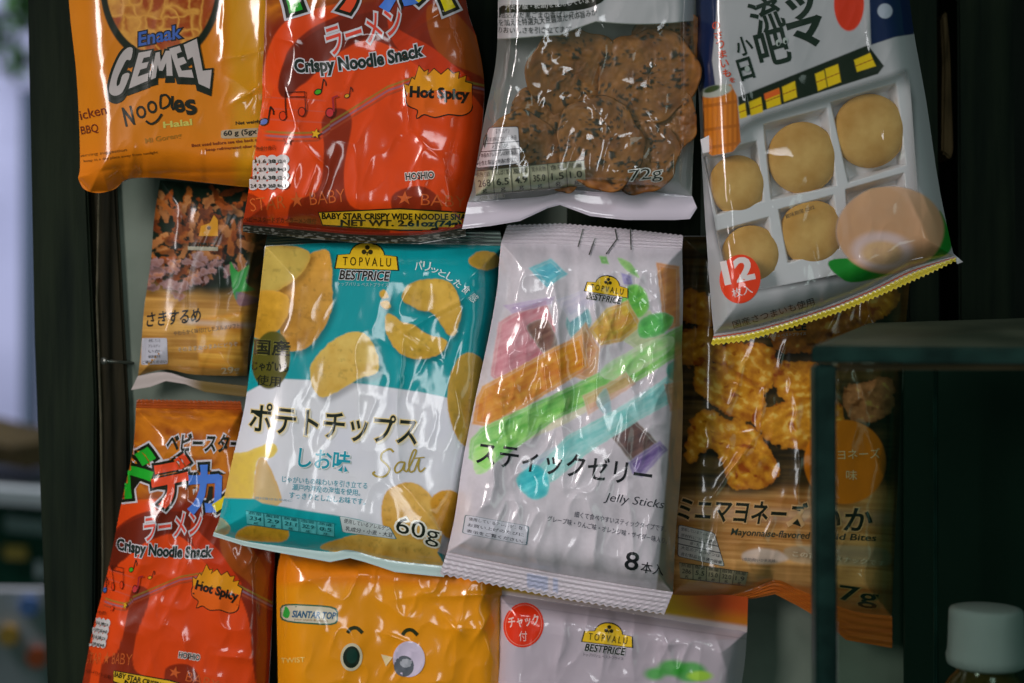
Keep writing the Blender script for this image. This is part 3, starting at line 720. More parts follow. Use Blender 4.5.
# top one
B = Bag('snack_packet', 'red noodle snack packet hanging top centre with a yellow net weight band along its foot', 'snack packet', G_BAG, -.030, .018,
        [(268, -100), (264, -20), (262, 60), (262, 100), (255, 150), (247, 200), (243, 222)], [(460, -100), (466, 0), (477, 40), (484, 80), (483, 120), (478, 165), (468, 205), (466, 224)],
        [(268, -100), (460, -100)], [(243, 222), (300, 227), (360, 232), (420, 232), (466, 224)], lambda X, Y: (flames(X, Y), np.ones(len(X))),
        [(281, 76, 302, 140, 2.4, 4), (302, 140, 326, 166, 2.2, 3), (281, 76, 262, 118, 2.2, 4), (404, 66, 408, 130, 1.8, 3), (408, 130, 444, 160, 1.6, 4), (444, 160, 452, 210, 2, 5), (262, 36, 281, 76, -1.6, 4), (400, 40, 470, -6, 1.4, 3), (268, 36, 300, 44, 1.2, 4), (470, 60, 440, 220, -1.2, 10)], seed=8, R=40, wr=1.0)
red_decals(B)
def sealB(x, y, v):
    c = np.tile(L('#5e1606'), (len(x), 1)); m = sstep(.15, .3, v)[:, None]; c = c*(1-m)+L('#1a1a12')*m
    n = (vn(x/3, y/1.2, 5) > .62)[:, None]*sstep(.3, .5, v)[:, None]*.5; return c*(1-n)+L('#70706a')*n
B.seal('bottom_seal', B.bottom, [(243, 232), (300, 238), (360, 243), (420, 244), (466, 236)], sealB, 4, .0008)
# second one, bottom left: same print, seen smaller and turned
Am = np.array([[.7216, -.163], [.1667, .833]]); Ai = np.linalg.inv(Am); o1 = np.array([296., 72.]); o2 = np.array([117., 549.])
def fwd(V):
    V = np.array(V, float); c = .42*sstep(60, 130, V[:, 1]); V[:, 0] += np.maximum(330-V[:, 0], 0)*c
    return (V-o1)@Am.T+o2
def art_I(X, Y):
    q = (np.c_[X, Y]-o2)@Ai.T+o1; c = .42*sstep(60, 130, q[:, 1]); q[:, 0] = np.where(q[:, 0] < 330, (q[:, 0]-330*c)/(1-c), q[:, 0]); C = flames(q[:, 0], q[:, 1])
    return C, np.ones(len(X))
I_ = Bag('snack_packet', 'tilted red noodle packet at lower left, its green, red and blue title in view', 'snack packet', G_BAG, .012, .018,
         [(136, 408), (133, 450), (122, 500), (108, 570), (94, 625), (84, 675), (74, 740)], [(242, 410), (262, 460), (274, 540), (273, 600), (270, 660), (266, 740)],
         [(136, 408), (242, 410)], [(74, 740), (266, 740)], art_I,
         [(226, 536, 240, 575, 2.4, 6), (240, 575, 262, 545, 1.6, 5), (215, 655, 245, 658, 2, 5), (250, 540, 262, 640, 1.4, 7), (110, 500, 118, 600, -1.2, 8), (216, 480, 250, 520, 2, 7), (152, 480, 220, 520, 1, 9)], seed=15, R=38, wr=1.05)
red_decals(I_, fwd, True)
I_.seal('top_seal', I_.top, zig([(137, 400), (241, 402)], 1.2, 4, -1), lambda x, y, v: np.tile(L('#8c3c0c'), (len(x), 1))*(1-.3*vn(x/5, y/5, 3))[:, None], 3, .0006)

# ---------------------------------------------------------------- rice crackers in a clear window packet
def art_C(X, Y):
    I = Ink(X, Y, '#97979a')
    n = 4*np.sin((X-480)/45)
    edge = np.where(X < 560, 37+0*X, np.clip(37-(X-560)*.42, 22, 40)); edge = edge+2*np.sin(X/24)
    win = sstep(-.9, .9, Y-edge)*sstep(.9, -.9, Y-(207+n*.3))
    side = sstep(0, 7, X-(500-.19*Y)-2)*sstep(697-4, 697-9, X)
    I.A = 1-win*(.93)
    I.A = np.maximum(I.A, (1-side)*win*.35)
    I.mix(win, '#7c8878')
    m = sstep(14, 6, np.abs(X-(492-.17*Y)-7))*win*.0
    return I.C, I.A
C_ = Bag('snack_packet', 'rice cracker packet with a large clear window and a white folded bottom seam, top centre', 'snack packet', G_BAG, -.050, .024,
         [(499, -90), (498, 0), (496, 60), (484, 120), (472, 190), (468, 202)], [(700, -90), (696, 0), (696, 100), (693, 160), (692, 196)],
         [(499, -90), (700, -90)], [(468, 202), (510, 199), (545, 196), (570, 190), (600, 192), (650, 192), (692, 196)], art_C,
         [(604, 40, 588, 95, 2.6, 6), (588, 95, 614, 135, 2.8, 7), (614, 138, 648, 136, 1.6, 3), (511, 84, 532, 108, 1.4, 3), (515, 45, 518, 66, 1, 4), (498, 60, 492, 130, 2, 3), (640, 108, 680, 150, 1.3, 4), (660, 185, 634, 164, 1.2, 3), (555, 128, 552, 160, 1, 4)], seed=22, R=22, wr=1.1, material=CLEAR)
C_.seal('bottom_seal', C_.bottom, [(462, 229), (490, 226), (520, 221), (548, 208), (560, 205), (590, 216), (625, 220), (675, 220), (690, 219), (697, 208)], '#aaa2ae', 1.5, .0005, n=40)
t = Art2(); t.poly(smooth([(498, 12), (505, 5), (540, 5), (572, 3), (600, -8), (604, 0), (585, 9), (550, 12), (505, 13), (500, 18)], 4), '#15170f')
t.text('アミノ酸・糖類)を使用しています', (505, 11), (596, 3), 6.5, '#a5a5a5', .01, bow=-1.5)
t.text('塩込んだ黒ごまの香ばしさと', (500, 18), (580, 17), 6.5, '#2e3230', .015, bow=-1); t.text('を加えた特選丸大豆醤油だれの旨みが', (499, 26), (597, 15), 7, '#2e3230', .015, bow=-3)
t.text('のおいしさを引き立てます。', (497, 33), (574, 32), 6.5, '#2e3230', .015, bow=-1)
C_.decal('description_text', t)
t = Art2(); infobox(t, [(489, 128), (518, 127), (520, 163), (476, 168)], ['るアレルゲン', '原材料について表示', '小麦', '本品のアレルゲンは卵乳製品、', 'を含む製品と共通の設備で。'], bgc='#a3a0a4', rows=(2, 3))
C_.decal('allergen_label', t)
t = Art2(); table(t, [(474, 171), (584, 160), (586, 186), (476, 196)], ['熱量', 'たんぱく質', '脂質', '炭水化物', '食塩'], ['268', '6.5', '4.9', '35.0', '1.5', '1.0'], ['g'], bgc='#83836f')
t.text('(推定値)', (480, 201), (505, 198), 4.5, '#8c8c78', .02); C_.decal('nutrition_table', t)
t = Art2(); t.text('72g', (629, 185), (662, 181), 14.5, '#14180f', .0, out=(('#a6a8a4', .05),), shear=.12); C_.decal('weight_lettering', t)
ck_m, cnt, cb = mat('rice_cracker'); ca = cnt.nodes.new('ShaderNodeVertexColor'); ca.layer_name = 'print'
cnt.links.new(ca.outputs[0], cb.inputs['Base Color']); cb.inputs['Roughness'].default_value = .42; cb.inputs['Coat Weight'].default_value = .05
def cracker(px, py, r, depth, rx, ry, seed, label):
    o = P(px, py, depth); nr, na = 30, 96; V = [(0, 0)]
    V, C, F = [], [], []
    rr = np.linspace(0, 1, nr)[:, None]; aa = np.linspace(0, 2*PI, na, endpoint=False)[None]
    R_ = r*S*(1+.06*np.sin(2*aa+seed)+.04*np.sin(5*aa+seed*2)+.02*np.sin(9*aa))
    x = (rr*R_*np.cos(aa)).ravel(); z = (rr*R_*np.sin(aa)).ravel(); q = np.repeat(rr.ravel(), na)
    u = x/S; v = z/S
    h = .0022*(1-q**4)+.0025*(fbm(u/16+seed, v/16, seed, 3)-.5)+.0016*(fbm(u/4, v/4, seed+2, 3)-.5)+.002*(q**2)
    ses = sstep(.66, .72, vn(u/3.3, v/2.2, seed+7)*.55+.45*vn(u/9, v/9, seed+9))
    h = h+ses*.0007
    t = fbm(u/14, v/14, seed+3, 4); c = lin('#733a10')*(1-t[:, None])+lin('#b07028')*t[:, None]
    c = c*(.75+.5*fbm(u/5, v/5, seed+4, 3))[:, None]; c = c*(1-.92*ses)[:, None]+lin('#15160e')*ses[:, None]*.6
    Vf = np.stack([x, -h, z], 1); Vb = np.stack([x*.97, .0045*(1-q**3)+0*h, z*.97], 1)
    i = np.arange(nr-1)[:, None]*na+np.arange(na)[None]; j = np.arange(nr-1)[:, None]*na+((np.arange(na)+1) % na)[None]
    Q = np.stack([i, i+na, j+na, j], -1).reshape(-1, 4); n = nr*na
    Q2 = Q[:, ::-1]+n
    e0 = (nr-1)*na+np.arange(na); e1 = (nr-1)*na+(np.arange(na)+1) % na; Q3 = np.stack([e0, e0+n, e1+n, e1], 1)
    ob = mesh_obj('rice_cracker', np.vstack([Vf, Vb]), np.vstack([Q, Q2, Q3]), ck_m, None, np.vstack([c, c]))
    ob.location = o; ob.rotation_euler = (rx, 0, ry); tag(ob, label, 'rice cracker', 'sesame rice crackers inside the clear window packet')
CR = [(648, 76, 46, -.0590, .05, -.08, 1, 'large rice cracker at the upper right of the clear window'),
      (575, 74, 45, -.0570, .25, .15, 2, 'long tilted rice cracker at the top of the clear window, under the white print'),
      (524, 150, 36, -.0585, .05, .06, 3, 'rice cracker at the lower left behind the white allergen label'),
      (600, 144, 43, -.0640, -.05, .05, 4, 'central rice cracker under the bright glint on the film'),
      (668, 122, 30, -.0555, .05, -.3, 5, 'rice cracker on its edge at the right side of the clear window'),
      (644, 158, 34, -.0570, .05, -.15, 6, 'rice cracker just above the 72g lettering'),
      (545, 116, 34, -.0530, .1, .2, 7, 'dark rice cracker half hidden between the long one and the central one'),
      (602, 92, 40, -.0500, .1, 0, 8, 'rice cracker deepest in the pile behind the glint'),
      (670, 40, 34, -.0510, .1, 0, 9, 'rice cracker whose top edge runs under the white print at right'),
      (562, 172, 20, -.0540, -.1, 0, 10, 'rice cracker along the bottom seam under the nutrition table')]
for a_ in CR: cracker(*a_)

# ---------------------------------------------------------------- cake packet with tray
def art_D(X, Y):
    I = Ink(X, Y, '#8e8f92')
    # tray window
    cells = [[(762, 124), (827, 107), (837, 187), (770, 201)], [(829, 102), (896, 82), (906, 166), (847, 184)], [(706, 152), (757, 140), (764, 202), (722, 216)],
             [(718, 229), (769, 216), (775, 271), (732, 284)], [(777, 209), (834, 194), (840, 249), (787, 264)], [(844, 189), (904, 172), (912, 250), (850, 262)]]
    I.A[:] = 1
    win = sdpoly(X, Y, [(706, 148), (757, 118), (905, 72), (912, 100), (918, 250), (880, 272), (732, 292), (716, 230)])
    I.A = 1-.93*sstep(-6, 3, win)
    navy = '#101c3c'
    I.poly([(688, -100), (722, -100), (716, 20), (712, 60), (717, 98), (706, 118), (692, 60)], navy); 
    I.A = np.maximum(I.A, 0)
    I.poly([(866, -100), (930, -100), (914, 34), (895, 37), (871, 45)], navy)
    I.ell(885, 11, 7.5, 7.5, '#8c93a0')
    I.ell(849, 4, 15, 27, '#b02c14')
    # house strip
    sd = sdpoly(X, Y, [(738, 97), (868, 45), (884, 66), (878, 74), (740, 118)])
    mband = sstep(-.8, .8, sd); I.mix(mband, '#111a10'); I.A = np.maximum(I.A, mband)
    for q in [[(738, 106), (745, 103), (747, 117), (740, 119)], [(749, 102), (761, 97), (763, 112), (751, 116)], [(765, 94), (779, 88), (781, 104), (767, 109)], [(782, 87), (795, 81), (797, 97), (784, 102)],
              [(815, 74), (824, 70), (827, 87), (818, 91)], [(825, 69), (838, 64), (841, 82), (828, 87)], [(854, 60), (870, 53), (876, 66), (857, 72)]]:
        I.poly(q, '#b89c10'); c = np.mean(q, 0)
        I.mix(sstep(.9, .3, np.abs((Y-c[1])+.4*(X-c[0])))*sstep(-.5, .5, sdpoly(X, Y, q))*.8, '#7a3c10')
    I.poly([(764, 94), (779, 88), (780, 94), (765, 100)], '#b8501c')
    # bucket
    sd = sdpoly(X, Y, [(702, 92), (712, 88), (731, 84), (737, 96), (741, 142), (733, 152), (712, 156), (704, 150)])
    m = sstep(-.8, .8, sd); col = I.ramp(.5+.5*np.cos((X-715)/13)*.8+.25*np.sin(X*1.25), '#7c3e0c', '#b0661c'); I.mix(m, col); I.A = np.maximum(I.A, m)
    for yy in (104, 128, 146): I.mix(m*sstep(2.2, 1, np.abs(Y-yy+(X-720)*.15))*.8, '#8a4a14')
    I.ell(716, 91, 16, 6, '#8c9088', -.2); I.ell(712, 89, 9, 3, '#2c3c20', -.3)
    # big pictured cake
    gl = sdpoly(X, Y, smooth([(828, 262), (850, 258), (912, 262), (938, 232), (940, 210), (952, 246), (930, 262), (860, 282), (838, 276)], 4)); m = sstep(-.8, .8, gl); I.mix(m, '#166c20'); I.A = np.maximum(I.A, m)
    sd = sdell(X, Y, 890, 230, 54, 44, -.05); m = sstep(-1.5, 1.5, sd)
    I.mix(m, I.ramp(.5+.5*(Y-190)/90+.3*(fbm(X/10, Y/10, 3)-.5), '#a88a72', '#a87e5c')); I.A = np.maximum(I.A, m*.9)
    sd2 = sdell(X, Y, 882, 251, 32, 20, .06); I.mix(sstep(-3, 5, sd2)*m*.7, '#b4a4a8'); sd3 = sdell(X, Y, 882, 253, 21, 12, .05); I.mix(sstep(-3, 3, sd3)*m*.75, I.ramp(fbm(X/5, Y/5, 4), '#a0784c', '#b8965c'))
    return I.C, I.A
D_ = Bag('snack_packet', 'white and navy packet of twelve round cakes showing through clear film, hanging at top right', 'snack packet', G_BAG, -.052, .021,
         [(694, -90), (696, 0), (699, 100), (704, 200), (710, 290), (714, 334)], [(900, -90), (912, 20), (926, 100), (938, 180), (949, 235), (954, 256)],
         [(694, -90), (900, -90)], [(714, 334), (760, 326), (820, 308), (870, 288), (910, 268), (954, 256)], art_D,
         [(738, 60, 752, 120, 1.4, 4), (905, 190, 930, 245, 2.2, 5), (915, 175, 935, 225, 1.6, 4), (866, 10, 872, 60, 1.8, 3), (806, 235, 822, 275, 1.4, 4), (884, 90, 886, 150, 1, 3), (730, 262, 760, 300, 1.0, 6)], seed=31, R=30, wr=.65, material=CLEAR, facet=.6)
def sealD(x, y, v):
    c = np.tile(L('#979294'), (len(x), 1))
    for a_, b_, cc in ((.22, .34, '#b0441c'), (.42, 1.01, '#b5a22a')):
        m = (sstep(a_-.03, a_+.03, v)*sstep(b_+.03, b_-.03, v))[:, None]; c = c*(1-m)+L(cc)*m
    return c
D_.seal('bottom_seal', D_.bottom, zig([(711, 344), (745, 340), (780, 330), (840, 311), (890, 290), (930, 272), (957, 259)], 2.2, 5), sealD, 2, .0004)
D_.seal('corner_fold', [(949, 250), (955, 258)], [(963, 262), (957, 264)], '#8c8c90', 1, .0003, n=8)
t = Art2(); G3 = '#15221a'
t.text('ツ', (793, 21), (818, 13), 22, G3, .05); t.text('マ', (795, 50), (826, 41), 26, G3, .05)
t.text('流', (758, 36), (786, 25), 33, G3, .022); t.text('吧', (762, 68), (792, 60), 34, G3, .035); t.text('小', (739, 57), (754, 52), 18, G3, .05); t.text('日', (742, 81), (755, 77), 21, G3, .06)
for x, y in ((778, 43), (785, 41)): t.ell(x, y, 2.6, 3.4, '#87908c', 0, 12); t.ell(x+.6, y+1, 1.2, 1.8, G3, 0, 10)
t.ell(747, 69, 2.6, 3, '#87908c', 0, 12); D_.decal('title_lettering', t)
t = Art2()
for i, ch in enumerate('のさつまいも'): t.text(ch, (713+i*2.1, 30+i*9.5), (720.5+i*2.1, 28.5+i*9.5), 7.5, '#a83c20', .02)
t.text('を', (730, 83), (735, 82), 5, '#a83c20', .02); D_.decal('side_lettering', t)
t = Art2(); t.ell(740, 279, 20.5, 24.5, '#c03418', .1, 36); t.text('12', (726, 284), (754, 278), 22, '#b9b0b0', .04); t.text('枚入', (733, 298), (753, 293), 9, '#b9b0b0', .02); D_.decal('count_badge', t)
t = Art2(); t.text('国産さつまいも使用', (734, 329), (815, 305), 8, '#2a2c30', .01); t.text('※写真はイメージです', (740, 334), (810, 314), 4, '#2a2c30', .02); D_.decal('description_text', t); t = Art2(); t.text('賞味期限 0202', (786, 219), (815, 209), 4.5, '#2e3030', .02); D_.decal('date_stamp', t)
# tray
cells = [[(762, 124), (827, 107), (837, 187), (770, 201)], [(829, 102), (896, 82), (906, 166), (847, 184)], [(700, 154), (757, 140), (764, 202), (716, 216)],
         [(714, 231), (769, 216), (775, 271), (728, 286)], [(777, 209), (834, 194), (840, 249), (787, 264)], [(844, 189), (904, 172), (912, 250), (850, 262)]]
traym, _, tb = mat('white_tray_plastic'); tb.inputs['Base Color'].default_value = (.80, .78, .83, 1); tb.inputs['Roughness'].default_value = .35; tb.inputs['Subsurface Weight'].default_value = 0
nu, nv = 260, 250
G = coons([(700, 140), (727, 296)], [(908, 66), (922, 258)], [(700, 140), (757, 112), (908, 66)], [(727, 296), (922, 258)], nu, nv); X_, Y_ = G[..., 0].ravel(), G[..., 1].ravel()
hh = np.zeros(len(X_))
for q in cells:
    sd = sdpoly(X_, Y_, q); cy = (Y_-np.mean([p[1] for p in q]))/40
    hh = np.maximum(hh, .0100*sstep(-1, 5, sd-1))
kD = D_.k+.006
tray = mesh_obj('cake_tray', np.stack([(X_-512)*S*kD, -.0625+hh, (341.5-Y_)*S*kD], 1), quads(nv, nu), traym, origin=tuple(P(810, 290, -.05)))
tag(tray, 'white moulded plastic tray with square hollows inside the cake packet', 'tray')
cake_m = noisy('baked_cake', tuple(lin('#cc9440')), tuple(lin('#e8b868')), 45, .75, bump=.2, dist=.001)
def cake(px, py, rx, ry, label):
    V, F = [], []; ns, na = 16, 48; V.append((0, -.009, 0))
    for i in range(1, ns+1):
        a = PI/2*i/ns
        for j in range(na):
            b = 2*PI*j/na; s_ = math.sin(a)**.8; V.append((rx*S*s_*math.cos(b), -.009*math.cos(a)**.75-.0, ry*S*s_*math.sin(b)))
    for j in range(na): F.append((0, 1+(j+1) % na, 1+j))
    for i in range(ns-1):
        for j in range(na):
            a = 1+i*na+j; b = 1+i*na+(j+1) % na; F.append((a, b, b+na, a+na))
    for j in range(na): V.append((rx*S*.9*math.cos(2*PI*j/na), .004, ry*S*.9*math.sin(2*PI*j/na)))
    base_ = 1+(ns-1)*na; n2 = 1+ns*na
    for j in range(na): F.append((base_+j, base_+(j+1) % na, n2+(j+1) % na, n2+j))
    F.append(tuple(n2+j for j in range(na)))
    o = mesh_obj('round_cake', V, F, cake_m); o.location = P(px, py, -.0570); o.rotation_euler = (0, 0, 0)
    tag(o, label, 'cake', 'round golden cakes in the white tray')
cake(737, 185, 27, 28, 'round cake under the wooden bucket picture, upper left of the tray'); cake(802, 158, 33, 34, 'round cake in the upper middle hollow, beside the bright glint')
cake(869, 131, 34, 35, 'round cake in the upper right hollow of the tray'); cake(751, 255, 28, 28, 'round cake partly behind the red 12 badge')
cake(812, 233, 31, 31, 'round cake in the lower middle hollow under the printed date'); cake(880, 218, 29, 29, 'round cake mostly hidden by the large cake picture')

# ---------------------------------------------------------------- dried squid packet
def art_E(X, Y):
    I = Ink(X, Y, '#101c12')
    m = sstep(280, 300, Y+6*np.sin(X/20)); I.wood(m, '#8a6028', '#b58a46', .03, 3)
    I.poly([(196, 320), (243, 312), (243, 372), (200, 366)], '#b07426', soft=3, sm=False); I.wood(sstep(-2, 2, sdpoly(X, Y, [(196, 322), (243, 314), (243, 372), (200, 366)])), '#99601a', '#c2913c', .06, 9)
    rs = np.random.RandomState(4)
    for i in range(120):
        cx = 200+rs.normal()*30; cy = 232+rs.normal()*22
        if cy > 285 or cy < 190: continue
        a = rs.uniform(-1.6, 1.6); Ln = rs.uniform(10, 34); w_ = rs.uniform(2.5, 8); c, q = math.cos(a), math.sin(a)
        pts = [(cx+u*c-v*q, cy+u*q+v*c) for u, v in ((-Ln/2, 0), (-Ln/4, -w_/2), (Ln/4, -w_/2.4), (Ln/2, 0), (Ln/4, w_/2), (-Ln/4, w_/2.3))]
        k_ = i % 4; c2 = ['#96541e', '#8a4416', '#a06a3c', '#6e320e'][k_]; c1 = ['#5c2c0c', '#481c08', '#704020', '#341406'][k_]
        I.chip(pts, c1, c2, i, .8, 0.3, -1, c2, .6, wob=4)
    for i in range(26):
        cx = rs.uniform(147, 232); cy = 272+rs.normal()*10+abs(cx-190)*-.15; a = rs.uniform(-1, 1); Ln = rs.uniform(10, 22); w_ = rs.uniform(4, 8); c, q = math.cos(a), math.sin(a)
        pts = [(cx+u*c-v*q, cy+u*q+v*c) for u, v in ((-Ln/2, 0), (-Ln/4, -w_/2), (Ln/4, -w_/2.4), (Ln/2, 0), (Ln/4, w_/2), (-Ln/4, w_/2.3))]
        I.chip(pts, '#5c3830', '#86645c' if i % 3 else '#b07040', i+90, 1, .3, -1, '#9a8088', .5, wob=5)
    I.poly([(230, 262), (238, 272), (250, 264), (246, 282), (256, 290), (240, 292), (236, 300), (232, 286)], '#2a7c38', sm=True, wob=1)
    I.poly([(236, 292), (252, 296), (262, 300), (240, 306)], '#5a4a70', sm=True, a=.6)
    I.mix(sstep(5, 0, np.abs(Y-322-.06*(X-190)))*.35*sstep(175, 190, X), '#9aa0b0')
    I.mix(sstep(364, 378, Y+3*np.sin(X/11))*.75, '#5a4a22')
    I.mix(sstep(244, 252, X-(Y-300)*.0)*.7, '#3a2c14')  # right edge darkened: shade put into the print colour
    return I.C, I.A
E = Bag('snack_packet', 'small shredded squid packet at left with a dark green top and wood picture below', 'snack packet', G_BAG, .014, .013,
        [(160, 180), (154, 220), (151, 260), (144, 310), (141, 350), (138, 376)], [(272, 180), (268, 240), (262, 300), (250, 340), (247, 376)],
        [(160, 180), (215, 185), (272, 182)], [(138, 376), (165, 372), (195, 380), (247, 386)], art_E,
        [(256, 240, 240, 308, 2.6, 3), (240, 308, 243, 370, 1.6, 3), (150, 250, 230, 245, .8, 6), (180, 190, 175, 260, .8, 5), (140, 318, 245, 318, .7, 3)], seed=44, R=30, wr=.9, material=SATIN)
E.seal('bottom_seal', E.bottom, [(131, 390), (150, 387), (166, 381), (185, 384), (205, 392), (247, 397)], lambda x, y, v: (lambda m: L('#988e8c')*m[:, None]+L('#5a4a26')*(1-m[:, None]))(sstep(205, 180, x)), 1, .0003)
t = Art2(); t.text('さきするめ', (146, 327), (200, 322), 14, '#1c2024', .015, shear=.2); E.decal('title_lettering', t)
t = Art2(); t.poly([(199, 236), (201, 226), (210, 223), (214, 215), (218, 220), (218, 236)], '#b07a1a'); t.ell(209, 228, 2, 2, '#4a3008', 0, 10); t.poly([(188, 246), (218, 247), (218, 251), (188, 250)], '#8c8878'); t.text('BESTPRICE', (189, 246.5), (216, 247), 4, '#1a1a10', .03); E.decal('store_logo', t)
t = Art2(); infobox(t, [(142, 338), (167, 338), (168, 364), (141, 365)], ['使用している', 'アレルゲン', 'いか', '原材料表示を', 'ご確認ください'], bgc='#9a9aa4', edge=None); E.decal('allergen_label', t)
t = Art2(); t.text('やわらかく味付けしたスルメソフト', (174, 336), (240, 328), 5, '#5a4c40', .01); t.text('そのままおつまみにどうぞ', (178, 352), (238, 346), 4.5, '#9a8c78', .01); t.text('29g', (222, 376), (240, 374), 8, '#857a60', .02); E.decal('description_text', t)

# ---------------------------------------------------------------- potato chips packet
def art_F(X, Y):
    I = Ink(X, Y, '#067f86'); I.mix(.25*fbm(X/60, Y/60, 2), '#0a6c74')
    bl = np.interp(X, [240, 262, 285, 330, 364, 420, 477, 520], [396, 384, 379, 381, 384, 392, 404, 412])
    bt = np.interp(X, [200, 255, 262, 300, 333, 360, 420, 470], [497, 499, 503, 510, 515, 520, 545, 565])
    panel_white = I.ramp(fbm(X/50, Y/50, 6)*1.1, '#aeb0bc', '#b8b9be')  # white print panel, tone varied at random
    I.mix(sstep(-.9, .9, Y-bl)*sstep(.9, -.9, Y-bt), panel_white)
    q = lambda *p: z6(p, 210, 230, 1.95)
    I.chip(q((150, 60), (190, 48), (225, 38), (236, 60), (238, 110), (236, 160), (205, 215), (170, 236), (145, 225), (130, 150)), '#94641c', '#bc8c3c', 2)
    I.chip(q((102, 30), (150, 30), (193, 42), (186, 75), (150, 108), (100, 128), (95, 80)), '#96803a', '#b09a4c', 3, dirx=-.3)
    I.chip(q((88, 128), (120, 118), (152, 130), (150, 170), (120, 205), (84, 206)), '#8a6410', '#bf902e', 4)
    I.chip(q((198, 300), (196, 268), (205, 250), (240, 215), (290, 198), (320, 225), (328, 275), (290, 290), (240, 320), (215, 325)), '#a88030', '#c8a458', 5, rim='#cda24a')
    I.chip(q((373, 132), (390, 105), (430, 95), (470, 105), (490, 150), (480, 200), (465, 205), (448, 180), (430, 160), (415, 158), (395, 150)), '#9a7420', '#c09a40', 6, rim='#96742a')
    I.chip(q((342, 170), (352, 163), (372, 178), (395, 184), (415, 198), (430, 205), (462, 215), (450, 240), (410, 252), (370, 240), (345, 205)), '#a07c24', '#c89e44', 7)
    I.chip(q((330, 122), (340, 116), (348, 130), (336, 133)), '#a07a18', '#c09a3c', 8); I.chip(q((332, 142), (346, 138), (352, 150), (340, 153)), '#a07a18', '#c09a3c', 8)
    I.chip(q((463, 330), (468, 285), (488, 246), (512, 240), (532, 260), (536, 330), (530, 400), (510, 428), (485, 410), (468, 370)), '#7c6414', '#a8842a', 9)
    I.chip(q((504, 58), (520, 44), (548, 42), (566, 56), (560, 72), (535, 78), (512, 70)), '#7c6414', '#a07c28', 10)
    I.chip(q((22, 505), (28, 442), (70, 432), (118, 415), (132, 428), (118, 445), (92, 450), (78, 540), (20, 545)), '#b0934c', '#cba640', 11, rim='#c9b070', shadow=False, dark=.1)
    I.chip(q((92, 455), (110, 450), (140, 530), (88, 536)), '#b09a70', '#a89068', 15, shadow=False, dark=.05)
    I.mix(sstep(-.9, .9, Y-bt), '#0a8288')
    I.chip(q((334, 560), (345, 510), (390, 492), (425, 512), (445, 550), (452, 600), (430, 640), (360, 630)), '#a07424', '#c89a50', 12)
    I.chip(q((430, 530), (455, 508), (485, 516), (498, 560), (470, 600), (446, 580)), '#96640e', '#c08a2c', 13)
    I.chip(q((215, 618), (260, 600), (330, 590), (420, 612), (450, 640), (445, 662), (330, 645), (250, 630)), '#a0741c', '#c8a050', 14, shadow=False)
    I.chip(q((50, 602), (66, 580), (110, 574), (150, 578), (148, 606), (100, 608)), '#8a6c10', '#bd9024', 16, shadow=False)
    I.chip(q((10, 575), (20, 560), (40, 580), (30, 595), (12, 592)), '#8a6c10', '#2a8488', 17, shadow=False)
    sd = sdell(X, Y, 271, 360, 19, 29, .12); I.mix(sstep(-.8, .8, sd), '#454210')
    I.mix(sstep(450, 500, X+.2*(Y-300))*.35*sstep(500, 300, Y), '#03484c')  # shade down the right side painted into the print
    return I.C, I.A
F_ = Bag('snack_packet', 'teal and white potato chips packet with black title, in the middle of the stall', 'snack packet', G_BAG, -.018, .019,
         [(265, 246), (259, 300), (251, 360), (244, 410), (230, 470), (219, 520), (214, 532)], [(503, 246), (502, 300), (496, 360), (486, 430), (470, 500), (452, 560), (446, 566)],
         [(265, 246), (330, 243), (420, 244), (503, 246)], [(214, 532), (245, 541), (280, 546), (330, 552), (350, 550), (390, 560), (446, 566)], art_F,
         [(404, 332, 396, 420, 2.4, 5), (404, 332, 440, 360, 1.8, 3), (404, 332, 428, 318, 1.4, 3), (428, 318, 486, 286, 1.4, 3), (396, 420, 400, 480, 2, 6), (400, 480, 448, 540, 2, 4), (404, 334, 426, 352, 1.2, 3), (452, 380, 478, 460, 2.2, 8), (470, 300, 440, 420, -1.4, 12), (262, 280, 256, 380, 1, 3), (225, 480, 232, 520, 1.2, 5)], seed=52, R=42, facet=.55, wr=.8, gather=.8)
F_.seal('bottom_seal', F_.bottom, [(213, 536), (245, 546), (275, 552), (330, 562), (350, 558), (365, 562), (395, 572), (444, 577)], '#9cb0b0', 1, .0003, n=16)
def sealF(x, y, v):
    c = np.tile(L('#10201c'), (len(x), 1)); n = ((np.sin(v*2*PI*4) > .2) & (x > 400))[:, None]*.55
    c = c*(1-n)+L('#6c8078')*n; n = ((vn(x/2.5, y/2, 9) > .6) & (x > 330) & (x < 392) & (v > .3))[:, None]*.5; return c*(1-n)+L('#5e8a80')*n
F_.seal('top_seal', F_.top, [(268, 232), (330, 229), (420, 229), (500, 231)], sealF, 5, .0007)
t = Art2(); topvalu(t, 367, 260, 62, .03, 1); F_.decal('store_logo', t)
t = Art2(); WJ = '#a9b2a6'
t.text('ポテトチップス', (249, 431), (416, 446), 29, '#101812', .014, out=(('#b9a878', .05),), shadow=('#b2b0aa', 1.8, 1.8, .04), bow=-.5); F_.decal('title_lettering', t)
t = Art2(); t.text('しお味', (298, 467), (349, 472), 20, '#0b7c90', .02, out=(('#c3c4c8', .05),), shadow=('#8f9a98', 1.2, 1.2, .03)); F_.decal('flavour_lettering', t)
t = Art2()
